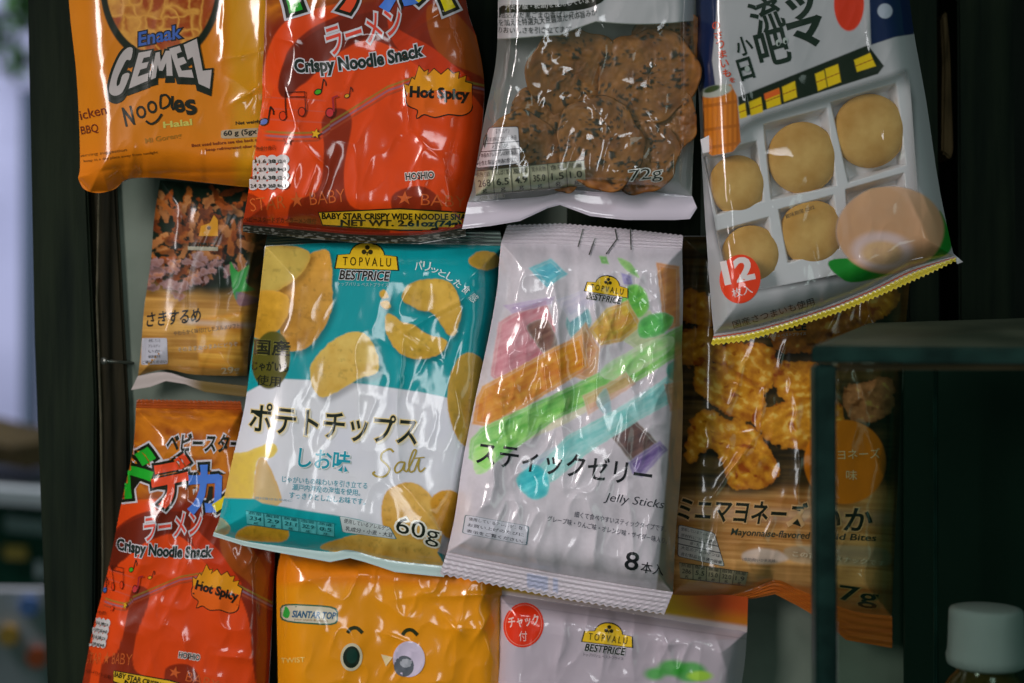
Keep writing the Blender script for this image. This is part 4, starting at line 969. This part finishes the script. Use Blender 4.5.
def script(t, p0, sc, col):
    S1 = smooth([(20, 3), (16, 0), (9, 4), (8, 10), (13, 15), (16, 20), (12, 26), (5, 27), (0, 24), (2, 22)], 5, False)
    a1 = smooth([(31, 13), (25, 13), (21, 19), (23, 23), (28, 20), (31, 13), (30, 20), (33, 22)], 5, False)
    l1 = smooth([(33, 22), (38, 12), (42, 2), (39, 2), (35, 14), (36, 22), (40, 21)], 5, False)
    t1 = smooth([(40, 21), (45, 9), (44, 17), (46, 22), (51, 18)], 5, False)
    for s_, w_ in ((S1, 2.1), (a1, 1.7), (l1, 1.7), (t1, 1.7)): t.line([(p0[0]+x*sc, p0[1]+y*sc) for x, y in s_], w_, col)
    t.line([(p0[0]+40*sc, p0[1]+9*sc), (p0[0]+50*sc, p0[1]+8*sc)], 1.2, col)
script(t, (373, 449), 1.03, '#8e7c36'); F_.decal('script_lettering', t)
t = Art2(); TJ = '#3a8494'
t.text('じゃがいもの味わいを引き立てる', (282, 482), (367, 489), 6.5, TJ, .012); t.text('瀬戸内海産の海塩を使用。', (292, 490), (360, 496), 6.5, TJ, .012); t.text('すっきりとしたしお味です。', (289, 498), (365, 505), 6.5, TJ, .012); F_.decal('description_text', t)
t = Art2()
for i, ch in enumerate('パリッとした食感'):
    u = i/7; x = 415+u*53; y = 272-2+u*u*30-u*2; a_ = math.atan2(60*u*1-2, 53); h = 10.5-u*1
    t.text(ch, (x, y), (x+7.4*math.cos(a_), y+7.4*math.sin(a_)), (9, 9, 5, 6, 8, 7, 9, 9)[i], '#b0bcbc', .015)
F_.decal('arched_lettering', t)
t = Art2(); t.text('国産', (254, 354), (289, 356), 15, '#15160c', .02, out=(('#5c5a28', .05),)); t.text('じゃがいも', (252, 370), (288, 372), 9.5, '#15160c', .02); t.text('使用', (256, 385), (280, 387), 10.5, '#15160c', .02); F_.decal('origin_badge', t)
t = Art2(); t.text('60g', (395, 537), (438, 548), 21, '#14180f', .0, out=(('#c0bcb0', .07),), shear=-.15); F_.decal('weight_lettering', t)
t = Art2(); infobox(t, [(340, 516), (389, 527), (396, 539), (343, 532)], ['使用しているアレルゲン', '乳成分・小麦・大豆'], bgc='#a6aeb0', edge='#3a6c70'); F_.decal('allergen_label', t)
t = Art2(); t.text('開封後はお早めに', (255, 499), (292, 502), 2.6, '#7c8c94', .02); table(t, [(246, 510), (334, 523), (334, 537), (247, 524)], ['熱量', '脂質'], ['334', '2.9', '21.1', '32.9', '0.5'], ['g'], bgc='#4aa0a4', ln='#18686c', tx='#0c484c'); F_.decal('nutrition_table', t)

# ---------------------------------------------------------------- jelly sticks packet
def art_G(X, Y):
    I = Ink(X, Y, '#aaa4ac'); I.mix(.5*fbm(X/40, Y/40, 2), '#b2adb4')
    I.C *= (1+.08*(fbm(X/2.4, Y/2.4, 4, 2)-.5))[:, None]
    def jel(pts, c1, c2, seed, a=.9, sm=False, soft=.8, st=.3):
        sd = sdpoly(X, Y, smooth(pts, 4) if sm else pts)+1.2*(fbm(X/5, Y/5, seed+50, 2)-.5)
        uu = X*.89-Y*.45; vv = X*.45+Y*.89; n = -.12+fbm(uu/16, vv/3.2, seed, 3)*1.0+.5*(fbm(X/5, Y/7, seed+3, 3)-.5)
        c = I.ramp(n, c1, c2); e = (np.exp(-np.maximum(sd, 0)/1.1)*.6+(0 if sm else 1)*np.exp(-((sd-3.2)/.7)**2)*.3)[:, None]; c = c*(1-e*.8)+L('#c4c0bc')*e*.8
        I.mix(sstep(-soft, soft, sd)*a, c)
    jel([(528, 268), (551, 258), (568, 274), (547, 288)], '#1c8aa0', '#5fb0b8', 1)
    jel([(498, 322), (522, 308), (546, 300), (556, 330), (548, 360), (505, 388), (490, 376)], '#a4505c', '#c08c94', 2, .85)
    jel([(527, 326), (547, 320), (558, 346), (548, 356), (536, 344)], '#4a3428', '#7c6450', 3, .85, True)
    jel([(502, 305), (530, 300), (556, 296), (552, 304), (512, 314)], '#8c70a0', '#b0a0bc', 4, .7)
    jel([(566, 318), (584, 305), (592, 322), (580, 340), (570, 336)], '#2c7c88', '#78b0ac', 5, .8, True)
    for pts, c1_, c2_, sd_ in (([(512, 372), (600, 326), (640, 306), (646, 318), (606, 346), (520, 392)], '#a88c8c', '#c4aca8', 31), ([(494, 436), (556, 408), (648, 360), (654, 372), (566, 424), (500, 452)], '#a8a088', '#c0bca0', 32),
                        ([(520, 466), (600, 420), (650, 386), (660, 398), (610, 434), (530, 480)], '#8c9cb0', '#b0bcc4', 33), ([(556, 300), (590, 286), (600, 300), (570, 322)], '#a09cb0', '#bcb4c4', 34), ([(606, 330), (650, 310), (672, 344), (640, 352)], '#90a070', '#b8c498', 35)): jel(pts, c1_, c2_, sd_, .85)
    jel([(656, 262), (680, 266), (680, 326), (664, 332)], '#a45c1c', '#c08030', 6, .9, st=.1)
    jel([(599, 256), (607, 256), (609, 264), (601, 264)], '#3c8c1c', '#70b03c', 7, .9); jel([(617, 258), (630, 262), (640, 278), (628, 272)], '#4a9c2c', '#88b850', 7, .8, True)
    jel([(620, 272), (632, 276), (633, 286), (624, 284)], '#5a4c98', '#8880b4', 8, .8)
    jel([(624, 290), (640, 285), (650, 305), (640, 318), (622, 314)], '#3a9420', '#74bc40', 9, .92, True)
    jel([(588, 330), (606, 308), (628, 300), (642, 326), (622, 342), (600, 346)], '#a87414', '#c8a83c', 10, .9)
    jel([(586, 322), (600, 350), (596, 384), (558, 372), (560, 350)], '#9c5a1c', '#c0924c', 26, .8)
    jel([(476, 398), (482, 386), (560, 344), (582, 334), (590, 368), (560, 386), (492, 428), (472, 424)], '#a85c0a', '#cc8c2c', 11, .95)
    jel([(470, 440), (480, 428), (600, 372), (686, 322), (688, 350), (640, 380), (556, 420), (486, 470), (468, 458)], '#3c9428', '#88bc64', 12, .9)
    jel([(600, 370), (640, 345), (672, 336), (668, 352), (620, 380)], '#7cb86c', '#c0d8a8', 13, .7, True)
    jel([(640, 320), (660, 312), (674, 318), (664, 334), (640, 338)], '#2c8c3c', '#50b050', 14, .9, True)
    jel([(582, 396), (606, 384), (626, 372), (636, 384), (600, 408), (588, 416)], '#a0684c', '#c49478', 15, .7)
    jel([(606, 430), (628, 412), (662, 446), (640, 474)], '#3c2424', '#6c4a40', 16, .92, st=.08)
    jel([(628, 462), (660, 440), (668, 450), (642, 478), (632, 474)], '#4c3c78', '#806cA0', 17, .85)
    jel([(530, 476), (566, 436), (640, 396), (686, 362), (690, 392), (640, 420), (590, 452), (556, 480), (532, 492)], '#50a4a0', '#98c0c4', 18, .82)
    jel([(668, 364), (690, 356), (690, 378), (670, 380)], '#127c70', '#38a08c', 19, .9, True)
    jel([(664, 384), (690, 380), (686, 408), (670, 412)], '#84502c', '#b0784c', 20, .7)
    jel([(516, 478), (534, 464), (548, 474), (548, 494), (534, 500), (522, 492)], '#0c94a0', '#4cb8bc', 21, .95, True)
    jel([(596, 402), (606, 388), (612, 410), (606, 416)], '#2c8c98', '#6cb0b4', 22, .55, True)
    jel([(474, 448), (492, 444), (494, 466), (476, 474)], '#74bc4c', '#b0d08c', 23, .7, True)
    I.C *= (1-.10*sstep(.5, .7, fbm(X/16, Y/26, 41)))[:, None]
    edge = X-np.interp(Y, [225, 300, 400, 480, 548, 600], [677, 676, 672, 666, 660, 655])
    I.mix(sstep(-1, 1.5, edge)*sstep(290, 360, Y)*.88, '#55523e')  # shaded side fold at right, its shade painted into the film colour
    return I.C, I.A
G_ = Bag('snack_packet', 'pale lilac jelly sticks packet with colourful sticks and zigzag seals, right of the chips', 'snack packet', G_BAG, -.034, .019,
         [(501, 243), (499, 265), (497, 290), (489, 335), (475, 400), (463, 460), (455, 515), (447, 552)], [(682, 249), (683, 300), (682, 350), (683, 396), (681, 470), (676, 530), (673, 592)],
         [(501, 243), (560, 244), (620, 247), (682, 249)], [(447, 552), (500, 563), (560, 574), (620, 584), (673, 592)], art_G,
         [(556, 292, 562, 400, 2.6, 5), (566, 290, 548, 372, 2.0, 5), (580, 288, 584, 380, 2.8, 5), (592, 292, 600, 352, 2.0, 4), (596, 290, 618, 346, 2.0, 3), (604, 270, 640, 300, 2.0, 3), (640, 300, 668, 328, 2.0, 3), (560, 294, 506, 312, 1.8, 4),
          (627, 268, 660, 304, 1.4, 3), (660, 304, 668, 330, 1.6, 3), (500, 318, 486, 380, 1.8, 4), (545, 300, 570, 430, 3.0, 9), (610, 300, 590, 430, 3.0, 10), (500, 330, 530, 430, 2.4, 9), (486, 392, 484, 440, 2.4, 5), (500, 395, 510, 470, 2.2, 4), (490, 392, 508, 398, 2, 4), (541, 340, 552, 430, 1.8, 4), (620, 350, 640, 420, 2, 6), (668, 345, 668, 420, 2.2, 5),
          (488, 498, 466, 528, 2, 4), (512, 480, 524, 545, 1.4, 5), (530, 545, 545, 575, 1.6, 9), (515, 300, 530, 345, 1.8, 4), (650, 330, 655, 400, 2, 5)], seed=61, R=30, wr=1.35, gather=1.3, facet=1.2)
def sealG(x, y, v):
    c = np.tile(L('#a8a0a8'), (len(x), 1)); n = (.12*(fbm(x/30, y/6, 3)))[:, None]; return c*(1-n)
G_.seal('top_seal', G_.top, zig([(507, 226), (560, 224), (620, 229), (683, 236)], 1.3, 5, -1), sealG, 5, .0009)
def sealG2(x, y, v):
    c = sealG(x, y, v)
    for a_, b_ in ((527, 548), (553, 558)):
        m = (sstep(a_-1, a_+1, x)*sstep(b_+1, b_-1, x)*sstep(.15, .25, v)*sstep(.85, .75, v))[:, None]*.7; c = c*(1-m)+L('#8088a4')*m
    return c
G_.seal('bottom_seal', G_.bottom, zig([(440, 573), (500, 585), (560, 597), (620, 607), (664, 613)], 2.2, 7.2), sealG2, 5, .0009)
t = Art2()
for (x, y, x2, y2) in ((583, 229, 578, 247), (595, 238, 589, 255), (615, 229, 617, 240), (617, 239, 606, 254), (630, 228, 631, 250)): t.line([(x, y), (x2, y2)], 1.3, '#3a3a38')
G_.decal('seal_creases', t, margin=-40, off=.0013)
t = Art2(); topvalu(t, 607, 288, 43, .16, 0); G_.decal('store_logo', t)
t = Art2(); t.text('スティックゼリー', (476, 464), (650, 488), 24, '#17171c', .012); G_.decal('title_lettering', t)
t = Art2(); t.text('Jelly Sticks', (603, 503), (662, 511), 11, '#2a2a32', -.004, shear=.25); G_.decal('english_lettering', t)
t = Art2(); t.text('細くて食べやすいスティックタイプです。', (574, 517), (666, 532), 6, '#44444e', .008); t.text('グレープ味・りんご味・オレンジ味・サイダー味入り。', (547, 521), (667, 544), 6, '#44444e', .008); G_.decal('description_text', t)
t = Art2(); t.text('8', (624, 569), (637, 571), 18, '#18181c', .012); t.text('本入', (640, 572), (663, 576), 11, '#18181c', .004); G_.decal('count_lettering', t)
t = Art2(); infobox(t, [(466, 515), (528, 526), (526, 545), (463, 533)], ['使用しているアレルゲンは、', 'お買い上げのたびに', '表示をご覧ください。'], bgc='#a6a6b0', edge='#4a5c66', tx='#33333c', bold=.02); G_.decal('allergen_label', t)

# ---------------------------------------------------------------- mayonnaise squid bites packet
def art_H(X, Y):
    I = Ink(X, Y, '#35230f'); I.wood(np.ones(len(X)), '#20180c', '#4c3a1c', .02, 4)
    lo = sstep(484, 508, Y+.06*(X-700)); I.wood(lo, '#8a5a28', '#bc9058', .06, 7)
    I.mix(lo*sstep(3, 12, 14-np.abs(Y-513-.03*(X-700)))*.35, '#b49a88')
    q = lambda *p: z6(p, 660, 270, 1.796)
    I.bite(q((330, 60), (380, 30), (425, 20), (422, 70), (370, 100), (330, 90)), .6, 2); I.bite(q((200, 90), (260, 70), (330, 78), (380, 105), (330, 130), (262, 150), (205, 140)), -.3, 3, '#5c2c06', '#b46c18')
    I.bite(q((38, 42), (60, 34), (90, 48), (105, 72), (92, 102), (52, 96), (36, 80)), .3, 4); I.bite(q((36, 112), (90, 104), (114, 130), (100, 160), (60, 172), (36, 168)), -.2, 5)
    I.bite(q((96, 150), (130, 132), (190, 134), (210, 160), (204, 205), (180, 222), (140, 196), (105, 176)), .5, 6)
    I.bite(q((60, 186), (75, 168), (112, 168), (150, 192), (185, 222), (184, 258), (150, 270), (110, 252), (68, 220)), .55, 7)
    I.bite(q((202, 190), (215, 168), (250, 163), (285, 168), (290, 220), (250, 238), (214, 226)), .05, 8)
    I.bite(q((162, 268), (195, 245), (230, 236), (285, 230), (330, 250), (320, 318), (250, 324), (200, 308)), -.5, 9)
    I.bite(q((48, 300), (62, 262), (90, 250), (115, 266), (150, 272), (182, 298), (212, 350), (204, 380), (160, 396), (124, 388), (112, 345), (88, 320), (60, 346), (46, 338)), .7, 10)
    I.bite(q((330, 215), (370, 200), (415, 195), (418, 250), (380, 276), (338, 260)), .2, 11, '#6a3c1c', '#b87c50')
    sd = sdell(X, Y, 845, 462, 41, 42); I.mix(sstep(-1, 1, sd), '#b8680c')
    I.poly(q((150, 508), (180, 500), (215, 506), (230, 520), (190, 528), (152, 522)), '#b8a9a0', sm=True, soft=2, a=.8)
    I.poly(q((225, 500), (290, 494), (400, 500), (410, 530), (320, 530), (240, 524)), '#8a8270', sm=True, soft=2, a=.6)
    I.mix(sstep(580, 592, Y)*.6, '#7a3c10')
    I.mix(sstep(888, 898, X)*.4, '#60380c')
    return I.C, I.A
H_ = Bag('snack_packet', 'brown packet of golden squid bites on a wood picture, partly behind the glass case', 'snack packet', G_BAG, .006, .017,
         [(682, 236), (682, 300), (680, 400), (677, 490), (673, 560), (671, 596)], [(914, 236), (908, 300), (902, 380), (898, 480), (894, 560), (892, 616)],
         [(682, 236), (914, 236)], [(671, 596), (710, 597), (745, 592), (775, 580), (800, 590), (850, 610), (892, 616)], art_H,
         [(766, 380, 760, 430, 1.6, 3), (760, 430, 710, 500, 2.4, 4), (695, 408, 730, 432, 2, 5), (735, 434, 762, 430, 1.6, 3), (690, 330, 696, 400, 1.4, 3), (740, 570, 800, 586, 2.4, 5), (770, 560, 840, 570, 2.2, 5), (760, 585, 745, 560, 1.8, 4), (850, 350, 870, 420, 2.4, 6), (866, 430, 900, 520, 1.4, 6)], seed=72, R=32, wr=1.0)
def sealH(x, y, v):
    c = np.tile(L('#7c3a10'), (len(x), 1)); n = fbm(x/30, y/2.2, 4)[:, None]; return c*(1-.6*n)+L('#a8601c')*.6*n
H_.seal('bottom_seal', H_.bottom, [(669, 611), (712, 610), (745, 600), (775, 594), (798, 606), (825, 622), (846, 640), (892, 648)], sealH, 4, .0010)
t = Art2(); t.text('ミニマヨネーズ', (677, 519), (804, 526), 23, '#161a12', .022, out=(('#b08c60', .07),), shear=.12); t.text('いか', (815, 529), (870, 531), 22, '#161a12', .022, out=(('#b08c60', .07),), shear=.12); H_.decal('title_lettering', t)
t = Art2(); t.text('Mayonnaise-flavored', (730, 537), (808, 541), 9, '#232a20', .012, shear=.2); t.text('Squid Bites', (815, 541), (875, 543), 8.5, '#232a20', .012, shear=.2); H_.decal('english_lettering', t)
t = Art2(); t.text('マヨネーズ', (826, 460), (880, 458), 10, '#c8a87c', .005); t.text('味', (846, 480), (857, 480), 10, '#c8a87c', .005); H_.decal('flavour_badge', t); t = Art2(); t.text('57g', (816, 601), (876, 609), 19, '#15190f', .012, out=(('#8a6a3c', .05),)); H_.decal('weight_lettering', t)
t = Art2(); infobox(t, [(679, 525), (714, 533), (724, 566), (678, 556)], ['使用しているアレルゲン', '原材料について表示', '卵・乳・小麦', '大豆のアレルゲンは', '含む製品と共通の設備'], bgc='#a6a09c', rows=(2, 3)); H_.decal('allergen_label', t)
t = Art2(); table(t, [(679, 562), (748, 572), (745, 586), (680, 578)], ['熱量', '脂質'], ['286', '5.5', '15.0', '32.0', '1.9'], ['g'], bgc='#8a8068'); t.text('(推定値)いか天風味', (742, 561), (775, 563), 4, '#6a6060', .01); t.text('この商品はスナックです', (792, 556), (884, 566), 5.5, '#b0a890', .02); H_.decal('nutrition_table', t)
t = Art2(); t.text('BESTPRICE', (758, 333), (806, 330), 7, '#15150f', .04); t.text('トップバリュ ベストプライス', (760, 338), (806, 335), 3, '#8a8a80', .02); H_.decal('store_logo', t)

# ---------------------------------------------------------------- amber packet, bottom centre
def art_J(X, Y):
    I = Ink(X, Y, '#c27a0a'); I.mix(sstep(592, 578, Y)*.8, '#bc6208'); I.mix(.35*fbm(X/50, Y/50, 3), '#b4700a')
    return I.C, I.A
J = Bag('snack_packet', 'amber yellow packet with two printed eyes, bottom centre under the chips', 'snack packet', G_BAG, .010, .019,
        [(282, 548), (277, 575), (277, 620), (278, 680), (278, 760)], [(505, 560), (507, 620), (508, 680), (508, 760)],
        [(282, 548), (390, 552), (505, 560)], [(278, 760), (508, 760)], art_J,
        [(280, 585, 330, 576, 1.4, 5), (330, 576, 390, 574, 1.2, 5), (432, 597, 498, 594, 2.2, 3), (440, 610, 470, 645, 2.6, 5), (470, 645, 492, 612, 2.4, 5), (452, 628, 478, 628, 1.6, 4), (380, 632, 412, 644, 1.5, 3), (395, 600, 440, 590, 1.2, 6), (484, 630, 498, 670, 2, 5), (300, 600, 340, 650, .8, 8)], seed=83, R=30, wr=1.15)
t = Art2(); t.rrect([(280, 603), (338, 606), (338, 626), (280, 622)], '#22503c', .45); t.rrect([(281.5, 604.5), (336.5, 607.5), (336.5, 624.5), (281.5, 620.5)], '#a9a28e', .45)
t.poly(smooth([(286, 606), (290, 612), (288, 618), (283, 616), (284, 610)], 3), '#1c8c34'); t.text('SIANTAR TOP', (292, 617), (335, 619), 6.5, '#1c4a6a', .035, shear=.15); t.text('your snack & biscuit', (294, 620.5), (328, 622.5), 2.6, '#8a6a50', .01); J.decal('maker_badge', t)
t = Art2()
for cx, cy in ((355, 631), (410, 633)): t.line(smooth([(cx-7.5, cy+2), (cx-4, cy-2.5), (cx+2, cy-3), (cx+7.5, cy+2)], 4, False), 3.6, '#1c2208')
t.ell(351.5, 657, 11, 14, '#a9a087', .1); t.ell(351.5, 657, 8.5, 11, '#121c12', .1); t.ell(352, 656, 5.5, 7.5, '#0c2a22', .1)
t.ell(409, 659, 16, 18, '#aba0b4'); t.ell(404, 666, 10, 10.5, '#4c5058'); t.ell(406, 663, 6, 4.5, '#8a8c94'); t.poly([(381, 654), (393, 657), (386, 666)], '#c0aa80')
J.decal('printed_eyes', t)
t = Art2(); t.text('TWIST', (281, 663), (305, 662), 5, '#c8a458', .01); J.decal('small_print', t)

# ---------------------------------------------------------------- lilac zip packet, bottom
def art_K(X, Y):
    I = Ink(X, Y, '#98909a'); I.mix(.4*fbm(X/60, Y/40, 3), '#9c8c98')
    I.mix(sstep(.9, .2, np.abs(Y-(602+.148*(X-497))))*.5, '#746c78')
    for a_ in ((672, 668, 14, 8), (690, 672, 16, 10), (655, 674, 10, 6)): I.ell(*a_, '#2f8a2c', soft=3, a=.85)
    I.ell(700, 676, 12, 5, '#8ab03c', soft=2)
    return I.C, I.A
K = Bag('snack_packet', 'lilac grey resealable packet with a round red badge along the bottom edge of the photo', 'snack packet', G_BAG, .004, .015,
        [(498, 594), (497, 640), (494, 700), (492, 770)], [(747, 632), (745, 660), (740, 700), (736, 770)], [(498, 594), (620, 612), (747, 632)], [(492, 770), (736, 770)], art_K,
        [(566, 616, 556, 675, 2.4, 6), (607, 625, 600, 680, 2.2, 5), (590, 610, 585, 630, 1.4, 3), (634, 622, 630, 660, 1.8, 4), (665, 632, 676, 680, 2.4, 5), (676, 680, 690, 640, 2, 4), (716, 638, 726, 668, 2.2, 4), (700, 640, 740, 640, 1.5, 4), (660, 645, 700, 640, 1.5, 4)], seed=95, R=26, wr=.9, facet=.9)
def sealK(x, y, v):
    t_ = sstep(660, 720, x+12*(v-.5))[:, None]; c = L('#93730c')*(1-t_)+L('#9a3c12')*t_
    m = sstep(.25, .1, v)[:, None]; c = c*(1-m)+L('#9c8e90')*m; m2 = (sstep(.7, .2, v)[:, None]); return c*(1-m2*.4*(1-m))+L('#9a7c0c')*m2*.4*(1-m)
K.seal('top_header', K.top, [(499, 570), (620, 584), (748, 597)], sealK, 1, .0002)
t = Art2(); t.ell(523.5, 625, 20, 22.5, '#b8280e', .25, 40); t.ell(523.5, 625, 18.3, 20.8, '#b8685c', .25, 40); t.ell(523.5, 625, 17.6, 20.1, '#b8280e', .25, 40)
t.text('チャック', (509, 628), (539, 625), 11, '#c0a4a0', .02); t.text('付', (519, 641), (527, 641), 10, '#c0a4a0', .02); K.decal('round_badge', t)
t = Art2(); topvalu(t, 608, 637, 50, .12, 2); K.decal('store_logo', t)
# clear serrated packet edge hanging behind the jelly packet
for m_ in list(bpy.data.meshes):
    if m_.users == 0: bpy.data.meshes.remove(m_)
